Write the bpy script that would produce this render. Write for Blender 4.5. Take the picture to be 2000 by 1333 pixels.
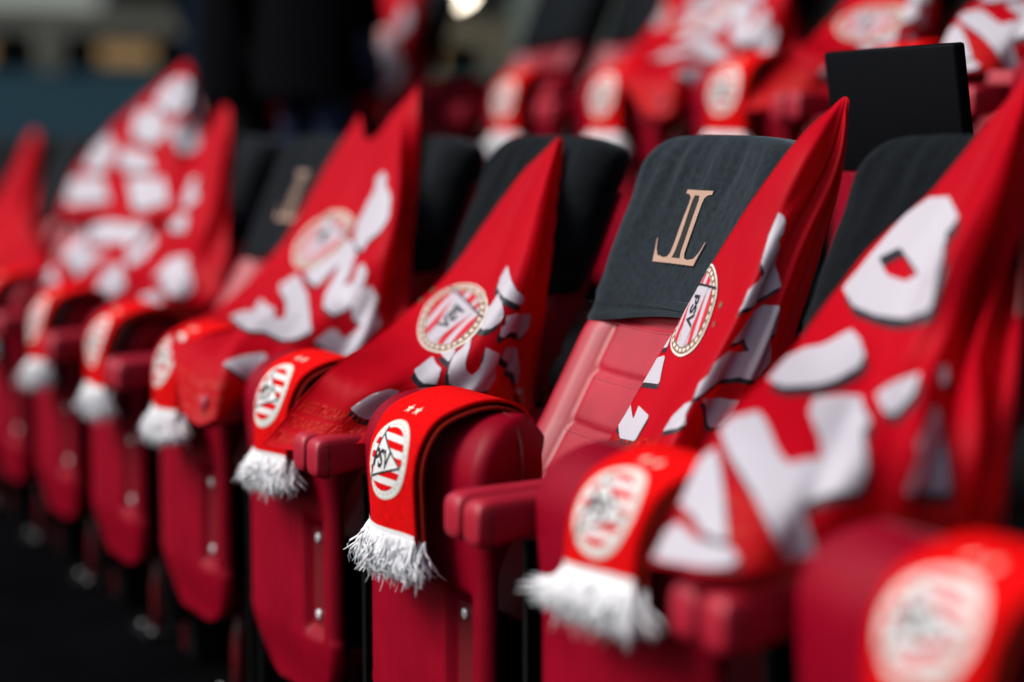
import bpy, bmesh, math, random
import numpy as np
from mathutils import Vector, Matrix, noise
from mathutils.geometry import delaunay_2d_cdt

for o in list(bpy.data.objects): bpy.data.objects.remove(o)
scene = bpy.context.scene
col = scene.collection

# ------------------------------------------------------------------ camera
cam_data = bpy.data.cameras.new("camera")
cam_data.sensor_width = 36.0
cam_data.lens = 66.6
cam_data.clip_start = 0.05
cam_data.clip_end = 400
cam_data.dof.use_dof = True
cam_data.dof.focus_distance = 2.86
cam_data.dof.aperture_fstop = 0.95
camera = bpy.data.objects.new("camera", cam_data)
camera.location = (0, 0, 1.15)
camera.rotation_euler = Vector((-0.88545124, 0.45203756, -0.10788022)).to_track_quat('-Z', 'Y').to_euler()
col.objects.link(camera)
scene.camera = camera

# ------------------------------------------------------------------ light
SUN_DIR = Vector((-0.22, -0.68, 0.68)).normalized()        # towards the sun
world = bpy.data.worlds.new("World")
scene.world = world
world.use_nodes = True
wn = world.node_tree.nodes
sky = wn.new('ShaderNodeTexSky')
sky.sky_type = 'NISHITA'
sky.sun_disc = False
sky.sun_elevation = math.asin(SUN_DIR.z)
sky.sun_rotation = math.atan2(SUN_DIR.x, SUN_DIR.y)
sky.dust_density = 4.0
sky.air_density = 1.0
wn['Background'].inputs['Strength'].default_value = 0.055
world.node_tree.links.new(sky.outputs['Color'], wn['Background'].inputs['Color'])
sun_data = bpy.data.lights.new("sun", 'SUN')
sun_data.energy = 1.5
sun_data.angle = math.radians(30)
sun_data.color = (1.0, 0.975, 0.96)
sun = bpy.data.objects.new("sun", sun_data)
sun.rotation_euler = SUN_DIR.to_track_quat('Z', 'Y').to_euler()
sun.location = (-4, -4, 8)
col.objects.link(sun)
scene.view_settings.view_transform = 'Standard'
scene.view_settings.look = 'None'
scene.view_settings.exposure = 1.2
scene.view_settings.gamma = 1.0
scene.render.engine = 'CYCLES'
scene.cycles.max_bounces = 6
scene.cycles.caustics_reflective = False
scene.cycles.caustics_refractive = False

rnd = random.Random(7)

# ------------------------------------------------------------------ materials
def mat(name, color, rough=0.5, bump=None, bump_dist=0.001, vary=0.0, vary_scale=6.0, sheen=0.0, spec=0.5,
        translucent=0.0, metallic=0.0, emit=None, wave=None, trans_color=None, bump_scale=400.0, coat=0.0, rough_vary=0.0):
    m = bpy.data.materials.new(name)
    m.use_nodes = True
    nt = m.node_tree; N = nt.nodes; L = nt.links
    b = N['Principled BSDF']
    b.inputs['Base Color'].default_value = (*color, 1)
    b.inputs['Roughness'].default_value = rough
    b.inputs['Metallic'].default_value = metallic
    b.inputs['Specular IOR Level'].default_value = spec
    b.inputs['Coat Weight'].default_value = coat
    if sheen:
        b.inputs['Sheen Weight'].default_value = sheen
        b.inputs['Sheen Roughness'].default_value = 0.45
        b.inputs['Sheen Tint'].default_value = (0.62, 0.80, 0.92, 1)
    if emit:
        b.inputs['Emission Color'].default_value = (*emit[:3], 1)
        b.inputs['Emission Strength'].default_value = emit[3]
    tc = N.new('ShaderNodeTexCoord')
    if vary:
        nz = N.new('ShaderNodeTexNoise'); nz.inputs['Scale'].default_value = vary_scale
        nz.inputs['Detail'].default_value = 6.0
        L.new(tc.outputs['Object'], nz.inputs['Vector'])
        rp = N.new('ShaderNodeValToRGB')
        rp.color_ramp.elements[0].position = 0.3; rp.color_ramp.elements[1].position = 0.72
        rp.color_ramp.elements[0].color = (*[c * (1 - vary) for c in color], 1)
        rp.color_ramp.elements[1].color = (*[min(1, c * (1 + vary)) for c in color], 1)
        L.new(nz.outputs['Fac'], rp.inputs['Fac'])
        L.new(rp.outputs['Color'], b.inputs['Base Color'])
        if rough_vary:
            mr = N.new('ShaderNodeMapRange')
            mr.inputs['To Min'].default_value = max(0, rough - rough_vary); mr.inputs['To Max'].default_value = rough + rough_vary
            L.new(nz.outputs['Fac'], mr.inputs['Value']); L.new(mr.outputs['Result'], b.inputs['Roughness'])
    if bump:
        bm_ = N.new('ShaderNodeBump'); bm_.inputs['Strength'].default_value = bump
        bm_.inputs['Distance'].default_value = bump_dist
        if wave:
            wv = N.new('ShaderNodeTexWave'); wv.inputs['Scale'].default_value = wave
            wv.bands_direction = 'Z'; wv.inputs['Distortion'].default_value = 1.5; wv.inputs['Detail Scale'].default_value = 3
            L.new(tc.outputs['Object'], wv.inputs['Vector']); L.new(wv.outputs['Fac'], bm_.inputs['Height'])
        else:
            n2 = N.new('ShaderNodeTexNoise'); n2.inputs['Scale'].default_value = bump_scale
            n2.inputs['Detail'].default_value = 4
            L.new(tc.outputs['Object'], n2.inputs['Vector']); L.new(n2.outputs['Fac'], bm_.inputs['Height'])
        L.new(bm_.outputs['Normal'], b.inputs['Normal'])
    if translucent:
        t = N.new('ShaderNodeBsdfTranslucent'); t.inputs['Color'].default_value = (*(trans_color or color), 1)
        mx = N.new('ShaderNodeMixShader'); mx.inputs['Fac'].default_value = translucent
        L.new(b.outputs['BSDF'], mx.inputs[1]); L.new(t.outputs['BSDF'], mx.inputs[2])
        L.new(mx.outputs['Shader'], N['Material Output'].inputs['Surface'])
    return m

M = {}
M['leather'] = mat('red_leather', (0.34, 0.004, 0.022), 0.48, spec=0.55, bump=0.35, bump_dist=0.0006, vary=0.18, vary_scale=11, bump_scale=700, rough_vary=0.06)
M['shell'] = mat('red_moulded_shell', (0.215, 0.0005, 0.011), 0.42, spec=0.13, bump=0.6, bump_dist=0.0008, vary=0.16, vary_scale=9, bump_scale=900, rough_vary=0.06)
M['thread'] = mat('pink_stitching', (0.55, 0.12, 0.14), 0.8)
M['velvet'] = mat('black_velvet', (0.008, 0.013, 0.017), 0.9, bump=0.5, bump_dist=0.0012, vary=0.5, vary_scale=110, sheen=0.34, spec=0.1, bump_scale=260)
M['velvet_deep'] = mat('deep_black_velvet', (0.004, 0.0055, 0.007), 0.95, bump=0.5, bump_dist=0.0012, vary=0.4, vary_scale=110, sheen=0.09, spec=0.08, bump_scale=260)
M['embroidery'] = mat('tan_embroidery', (0.36, 0.225, 0.165), 0.6, bump=0.4, bump_dist=0.0006, bump_scale=900)
M['dark_thread'] = mat('dark_thread', (0.006, 0.007, 0.008), 0.9)
M['steel_red'] = mat('red_painted_steel', (0.12, 0.006, 0.010), 0.4, vary=0.1)
M['steel_black'] = mat('black_painted_steel', (0.005, 0.005, 0.006), 0.7, spec=0.06, vary=0.2)
M['bolt'] = mat('galvanised_bolt', (0.72, 0.76, 0.78), 0.3, metallic=0.35)
M['flag'] = mat('red_flag_polyester', (0.60, 0.0014, 0.014), 0.55, bump=0.2, bump_dist=0.0004, vary=0.06, vary_scale=5, translucent=0.42, trans_color=(0.68, 0.045, 0.0), bump_scale=1200, spec=0.10)
M['print_white'] = mat('white_flag_print', (0.50, 0.48, 0.54), 0.5, vary=0.03, translucent=0.12, trans_color=(0.8, 0.45, 0.42), spec=0.35)
M['print_black'] = mat('black_flag_print', (0.012, 0.012, 0.018), 0.5, spec=0.3)
M['print_tone'] = mat('tonal_red_flag_print', (0.60, 0.014, 0.008), 0.55, translucent=0.38, trans_color=(0.85, 0.06, 0.01), spec=0.3)
M['print_red'] = mat('red_badge_print', (0.50, 0.008, 0.022), 0.5, spec=0.35)
M['print_gold'] = mat('gold_brown_badge_print', (0.15, 0.095, 0.045), 0.55)
M['print_cream'] = mat('cream_badge_print', (0.72, 0.62, 0.56), 0.55)
M['pole'] = mat('red_flag_pole', (0.20, 0.01, 0.01), 0.4)
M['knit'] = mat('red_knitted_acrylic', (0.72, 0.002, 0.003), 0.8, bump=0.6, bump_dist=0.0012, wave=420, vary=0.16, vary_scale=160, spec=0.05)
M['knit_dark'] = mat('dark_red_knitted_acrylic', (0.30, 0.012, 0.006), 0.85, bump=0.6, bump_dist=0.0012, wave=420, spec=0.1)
M['knit_white'] = mat('white_knit', (0.80, 0.80, 0.80), 0.8, bump=0.6, bump_dist=0.001, wave=420, spec=0.2)
M['knit_cream'] = mat('cream_knit', (0.66, 0.62, 0.52), 0.8, bump=0.6, bump_dist=0.001, wave=420, spec=0.2)
M['knit_black'] = mat('black_knit', (0.012, 0.012, 0.016), 0.85, spec=0.2)
M['yarn'] = mat('white_yarn', (0.95, 0.95, 0.97), 0.9, sheen=0.7, spec=0.05, translucent=0.12, trans_color=(0.95, 0.95, 0.97))
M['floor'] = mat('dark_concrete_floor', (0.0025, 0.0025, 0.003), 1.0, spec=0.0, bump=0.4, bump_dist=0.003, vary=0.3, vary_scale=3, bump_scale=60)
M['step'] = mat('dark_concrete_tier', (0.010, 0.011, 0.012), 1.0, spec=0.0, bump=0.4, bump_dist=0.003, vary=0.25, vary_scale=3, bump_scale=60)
M['backwall'] = mat('black_back_wall', (0.010, 0.012, 0.012), 0.8, vary=0.3)
M['pillar'] = mat('grey_green_concrete', (0.12, 0.165, 0.15), 0.8, vary=0.2, bump=0.3, bump_dist=0.003, bump_scale=40)
M['teal'] = mat('teal_grey_panel', (0.20, 0.42, 0.50), 0.7, spec=0.1, vary=0.08)
M['frame'] = mat('beige_window_frame', (0.75, 0.70, 0.54), 0.6, vary=0.1)
M['glass'] = mat('dark_window_glass', (0.006, 0.007, 0.007), 0.15)
M['warm'] = mat('warm_interior_panel', (0.30, 0.20, 0.09), 0.7, emit=(1.0, 0.62, 0.28, 0.10))
M['monitor'] = mat('black_monitor_plastic', (0.004, 0.0045, 0.006), 0.6, spec=0.03, bump=0.2, bump_dist=0.0005, bump_scale=900)
M['coat_navy'] = mat('navy_wool_coat', (0.004, 0.008, 0.015), 0.95, bump=0.3, bump_scale=200, spec=0.02)
M['coat_black'] = mat('black_wool_coat', (0.002, 0.002, 0.003), 0.95, bump=0.3, bump_scale=200, spec=0.02)
M['jeans'] = mat('dark_blue_denim', (0.012, 0.022, 0.050), 0.85, bump=0.3, bump_scale=300, spec=0.1)
M['trouser'] = mat('black_trousers', (0.005, 0.006, 0.007), 0.85, spec=0.1)
M['skin'] = mat('skin', (0.50, 0.30, 0.22), 0.5)
M['hair'] = mat('brown_hair', (0.03, 0.018, 0.010), 0.6)
M['lamp'] = mat('lamp_glow', (0.9, 0.85, 0.7), 0.4, emit=(1.0, 0.86, 0.66, 5.0))

# ------------------------------------------------------------------ helpers
def obj(name, verts, faces, m, parent=None, smooth=True, loc=(0, 0, 0)):
    me = bpy.data.meshes.new(name)
    me.from_pydata([tuple(map(float, v)) for v in verts], [], faces)
    me.update()
    if smooth:
        me.polygons.foreach_set('use_smooth', [True] * len(me.polygons))
    if m: me.materials.append(m)
    o = bpy.data.objects.new(name, me)
    o.location = loc
    col.objects.link(o)
    if parent: o.parent = parent
    return o

def empty(name, loc=(0, 0, 0), parent=None):
    o = bpy.data.objects.new(name, None)
    o.empty_display_size = 0.05
    o.location = loc
    col.objects.link(o)
    if parent: o.parent = parent
    return o

def tag(o, label=None, cat=None, group=None, kind=None):
    if label: o['label'] = label
    if cat: o['category'] = cat
    if group: o['group'] = group
    if kind: o['kind'] = kind
    return o

def copy_tree(o, parent=None):
    c = o.copy()
    col.objects.link(c)
    if parent: c.parent = parent
    for ch in list(o.children): copy_tree(ch, c)
    return c

def loft(rings, cap0=True, cap1=True):
    """rings: equal-length closed loops of points"""
    V = []; Fc = []; n = len(rings[0])
    for r in rings: V += list(r)
    for i in range(len(rings) - 1):
        for j in range(n):
            a = i * n + j; b = i * n + (j + 1) % n
            Fc.append((a, b, b + n, a + n))
    if cap0: Fc.append(tuple(range(n - 1, -1, -1)))
    if cap1: Fc.append(tuple((len(rings) - 1) * n + k for k in range(n)))
    return V, Fc

def tube(path, r, n=6, closed=False):
    P = [Vector(p) for p in path]; rings = []
    for i, p in enumerate(P):
        a = P[max(i - 1, 0)]; b = P[min(i + 1, len(P) - 1)]
        t = (b - a).normalized()
        up = Vector((0, 0, 1)) if abs(t.z) < 0.9 else Vector((0, 1, 0))
        s = t.cross(up).normalized(); u = s.cross(t)
        rr = r[i] if isinstance(r, (list, tuple)) else r
        rings.append([p + (s * math.cos(2 * math.pi * k / n) + u * math.sin(2 * math.pi * k / n)) * rr for k in range(n)])
    return loft(rings)

def merge(*parts):
    V = []; Fc = []
    for v, f in parts:
        o = len(V); V += list(v); Fc += [tuple(i + o for i in q) for q in f]
    return V, Fc

def box(x0, x1, y0, y1, z0, z1):
    v = [(x, y, z) for x in (x0, x1) for y in (y0, y1) for z in (z0, z1)]
    f = [(0, 1, 3, 2), (4, 6, 7, 5), (0, 4, 5, 1), (2, 3, 7, 6), (0, 2, 6, 4), (1, 5, 7, 3)]
    return v, f

def rbox(name, x0, x1, y0, y1, z0, z1, r, m, parent=None, segs=3, smooth=True):
    o = obj(name, *box(x0, x1, y0, y1, z0, z1), m, parent, smooth)
    bm = bmesh.new(); bm.from_mesh(o.data)
    bmesh.ops.recalc_face_normals(bm, faces=bm.faces)
    bmesh.ops.bevel(bm, geom=list(bm.edges), offset=r, segments=segs, profile=0.5, affect='EDGES')
    for f in bm.faces: f.smooth = smooth
    bm.to_mesh(o.data); bm.free()
    return o

def cyl(p, axis, r, h, n=16, dome=0.0):
    p = Vector(p); ax = Vector(axis).normalized()
    t = ax.cross(Vector((0, 0, 1)) if abs(ax.z) < 0.9 else Vector((1, 0, 0))).normalized(); b = ax.cross(t)
    prof = [(r, 0), (r, h * 0.8), (r * 0.8, h)] + ([(r * 0.4, h + dome)] if dome else [])
    rings = [[p + ax * z + (t * math.cos(2 * math.pi * k / n) + b * math.sin(2 * math.pi * k / n)) * q for k in range(n)] for q, z in prof]
    return loft(rings)

def grid_faces(nu, nv):
    return [(i * nv + j, i * nv + j + 1, (i + 1) * nv + j + 1, (i + 1) * nv + j) for i in range(nu - 1) for j in range(nv - 1)]

# -- spline cloth surfaces
def cr(p0,p1,p2,p3,t):
    return 0.5*((2*p1)+(-p0+p2)*t+(2*p0-5*p1+4*p2-p3)*t*t+(-p0+3*p1-3*p2+p3)*t*t*t)
def spl(P,t):
    # P: array (n,...,3), t scalar in 0..1 ; Catmull-Rom with reflected ends
    n=len(P); x=min(max(t,0.0),1.0)*(n-1); i=min(int(x),n-2); f=x-i
    p1=P[i];p2=P[i+1]
    p0=P[i-1] if i>0 else 2*p1-p2
    p3=P[i+2] if i+2<n else 2*p2-p1
    return cr(p0,p1,p2,p3,f)
def surf_point(P,u,v):
    return spl(spl(P,u),v)
def surf_grid(P,nu,nv,folds):
    """dense cloth grid: base spline surface plus folds (k,phase,amp,lean) along the normal, growing away from the tip"""
    us=np.linspace(0,1,nu); vs=np.linspace(0,1,nv)
    G=np.empty((nu,nv,3))
    for a,u in enumerate(us):
        row=spl(P,u)
        for b,v in enumerate(vs): G[a,b]=spl(row,v)
    N=grid_normals(G)
    U,V=np.meshgrid(us,vs,indexing='ij'); D=np.zeros_like(U)
    for fd in folds:
        if len(fd)==5:
            v0,wd,amp,drift,_=fd
            D+=amp*np.exp(-((V-v0-drift*(U-.5))/wd)**2)*np.clip(U*4,0,1)
            continue
        k,ph,amp,lean=fd
        s=np.sin(2*np.pi*(k*(V+lean*U)+ph))
        D+=amp*(0.35*s+0.65*s*np.abs(s))*np.clip(U*2.2,0.12,1)
    G=G+N*D[...,None]
    return G,grid_normals(G)
def grid_normals(G):
    du=np.gradient(G,axis=0); dv=np.gradient(G,axis=1)
    N=np.cross(du,dv); L=np.linalg.norm(N,axis=2,keepdims=True); N/=np.maximum(L,1e-9)
    # face the front of the row (-Y)
    s=np.where((N[...,1]-0.4*N[...,0]*0)>0,-1.0,1.0)
    m=np.sign(np.sum(N[...,1])); 
    return N*(-m if m!=0 else 1)
def grid_eval(G,N,u,v):
    nu,nv=G.shape[:2]; x=min(max(u,0),1)*(nu-1); y=min(max(v,0),1)*(nv-1)
    i=min(int(x),nu-2); j=min(int(y),nv-2); a=x-i; b=y-j
    w=((1-a)*(1-b),(1-a)*b,a*(1-b),a*b)
    p=w[0]*G[i,j]+w[1]*G[i,j+1]+w[2]*G[i+1,j]+w[3]*G[i+1,j+1]
    n=w[0]*N[i,j]+w[1]*N[i,j+1]+w[2]*N[i+1,j]+w[3]*N[i+1,j+1]
    return p,n/np.linalg.norm(n)

# -- flat print laid on a surface: polygons in the surface's own 2-D coordinates
def inside(loops, x, y):
    c = False
    for l in loops:
        n = len(l); j = n - 1
        for i in range(n):
            xi, yi = l[i]; xj, yj = l[j]
            if (yi > y) != (yj > y) and x < (xj - xi) * (y - yi) / (yj - yi) + xi: c = not c
            j = i
    return c

def tessellate(loops, step):
    pts = []; edges = []
    for l in loops:
        ring = []
        for a, b in zip(l, l[1:] + l[:1]):
            n = max(1, int(math.hypot(b[0] - a[0], b[1] - a[1]) / step))
            ring += [(a[0] + (b[0] - a[0]) * t / n, a[1] + (b[1] - a[1]) * t / n) for t in range(n)]
        o = len(pts); pts += ring
        edges += [(o + i, o + (i + 1) % len(ring)) for i in range(len(ring))]
    x0 = min(p[0] for p in pts); x1 = max(p[0] for p in pts); y0 = min(p[1] for p in pts); y1 = max(p[1] for p in pts)
    x = x0 + step * 0.5
    while x < x1:
        y = y0 + step * 0.5
        while y < y1:
            if inside(loops, x, y): pts.append((x + step * 0.1 * math.sin(y * 977), y))
            y += step
        x += step
    r = delaunay_2d_cdt([Vector(p) for p in pts], edges, [], 0, 1e-6)
    vv = [(v[0], v[1]) for v in r[0]]
    ff = []
    for f in r[2]:
        cx = sum(vv[i][0] for i in f) / len(f); cy = sum(vv[i][1] for i in f) / len(f)
        if inside(loops, cx, cy): ff.append(tuple(f))
    return vv, ff

def decal(name, shapes, place, off, m, parent, step):
    """shapes: list of polygons (each a list of loops, even-odd); place(x, y) -> (point, normal)"""
    V = []; Fc = []
    for loops in shapes:
        vv, ff = tessellate(loops, step)
        o = len(V)
        for x, y in vv:
            p, n = place(x, y)
            V.append(Vector(p) + Vector(n) * off)
        Fc += [tuple(i + o for i in f) for f in ff]
    return obj(name, V, Fc, m, parent)

def text_loops(s):
    cu = bpy.data.curves.new('glyphs', 'FONT'); cu.body = s; cu.size = 1.0; cu.align_x = 'CENTER'; cu.align_y = 'CENTER'
    cu.resolution_u = 3; cu.offset = 0.03
    ob = bpy.data.objects.new('glyphs', cu); col.objects.link(ob)
    bpy.context.view_layer.update()
    me = bpy.data.meshes.new_from_object(ob)
    bpy.data.objects.remove(ob)
    vs = [(v.co.x, v.co.y) for v in me.vertices]; fs = [tuple(p.vertices) for p in me.polygons]
    bpy.data.meshes.remove(me)
    return vs, fs

def text_decal(name, s, fit, place, off, m, parent):
    """fit(x, y) maps glyph coordinates (height ~1) to surface coordinates"""
    V = []; vs, fs = text_loops(s)
    for x, y in vs:
        p, n = place(*fit(x, y)); V.append(Vector(p) + Vector(n) * off)
    return obj(name, V, fs, m, parent)

def ell(rx, ry, n=40, cx=0, cy=0):
    return [(cx + rx * math.cos(2 * math.pi * k / n), cy + ry * math.sin(2 * math.pi * k / n)) for k in range(n)]

def stripe(y0, y1, r, n=8):
    """band y0..y1 of a disc of radius r"""
    o = []
    for k in range(n + 1):
        y = y0 + (y1 - y0) * k / n; o.append((math.sqrt(max(r * r - y * y, 0)), y))
    for k in range(n, -1, -1):
        y = y0 + (y1 - y0) * k / n; o.append((-math.sqrt(max(r * r - y * y, 0)), y))
    return o

def oct_ring(r, k=0.88):
    return [(r * math.cos(a), r * math.sin(a)) for a in [2 * math.pi * i / 16 for i in range(16)]]

def badge(parent, place, cols, step, d=0.0003, base=0.0008, printed=False):
    """round club badge in unit-disc coordinates: ring with chain, red and white bars, pennant with three letters"""
    b = decal('badge', [[ell(1, 1)]], place, base, M[cols['rim']], parent, step)
    decal('badge_chain', [[ell(.95, .95), ell(.79, .79)]], place, base + d, M[cols['chain']], b, step)
    links = []
    for k in range(30):
        a = 2 * math.pi * k / 30
        c, s = math.cos(a), math.sin(a)
        links.append([[(c * (.865 + dx) - s * dy, s * (.865 + dx) + c * dy) for dx, dy in ((-.035, -.055), (.035, -.055), (.035, .055), (-.035, .055))]])
    decal('badge_links', links, place, base + 2 * d, M[cols['rim']], b, step * 2)
    decal('badge_field', [[ell(.78, .78)]], place, base + 2 * d, M[cols['white']], b, step)
    h = 1.56 / 9
    decal('badge_bars', [[stripe(-.78 + h * k, -.78 + h * (k + 1), .78)] for k in (0, 2, 4, 6, 8)], place, base + 3 * d, M[cols['red']], b, step)
    if printed:
        decal('badge_pennant', [[[(-.50, -.46), (-.50, .46), (.80, .13), (.80, -.13)]]], place, base + 4 * d, M[cols['white']], b, step)
        decal('badge_pennant_line', [[[(-.55, -.82), (-.50, -.82), (-.50, .82), (-.55, .82)]]], place, base + 5 * d, M[cols['black']], b, step)
        text_decal('badge_letters', 'PSV', lambda x, y: (.02 + x * .44, y * .50), place, base + 6 * d, M[cols['black']], b)
        return b
    decal('badge_pennant', [[[(-.55, -.48), (-.40, .55), (.74, -.10)]]], place, base + 4 * d, M[cols['white']], b, step)
    decal('badge_pennant_line', [[[(-.72, -.80), (-.66, -.80), (-.36, .74), (-.42, .74)]], [[(-.40, .55), (.74, -.10), (.74, -.15), (-.40, .50)]],
                                 [[(-.55, -.48), (.74, -.10), (.74, -.15), (-.55, -.53)]]], place, base + 5 * d, M[cols['black']], b, step)
    text_decal('badge_letters', 'PSV', lambda x, y: (-.15 + x * .50, -.06 + y * .60), place, base + 6 * d, M[cols['black']], b)
    return b

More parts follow.
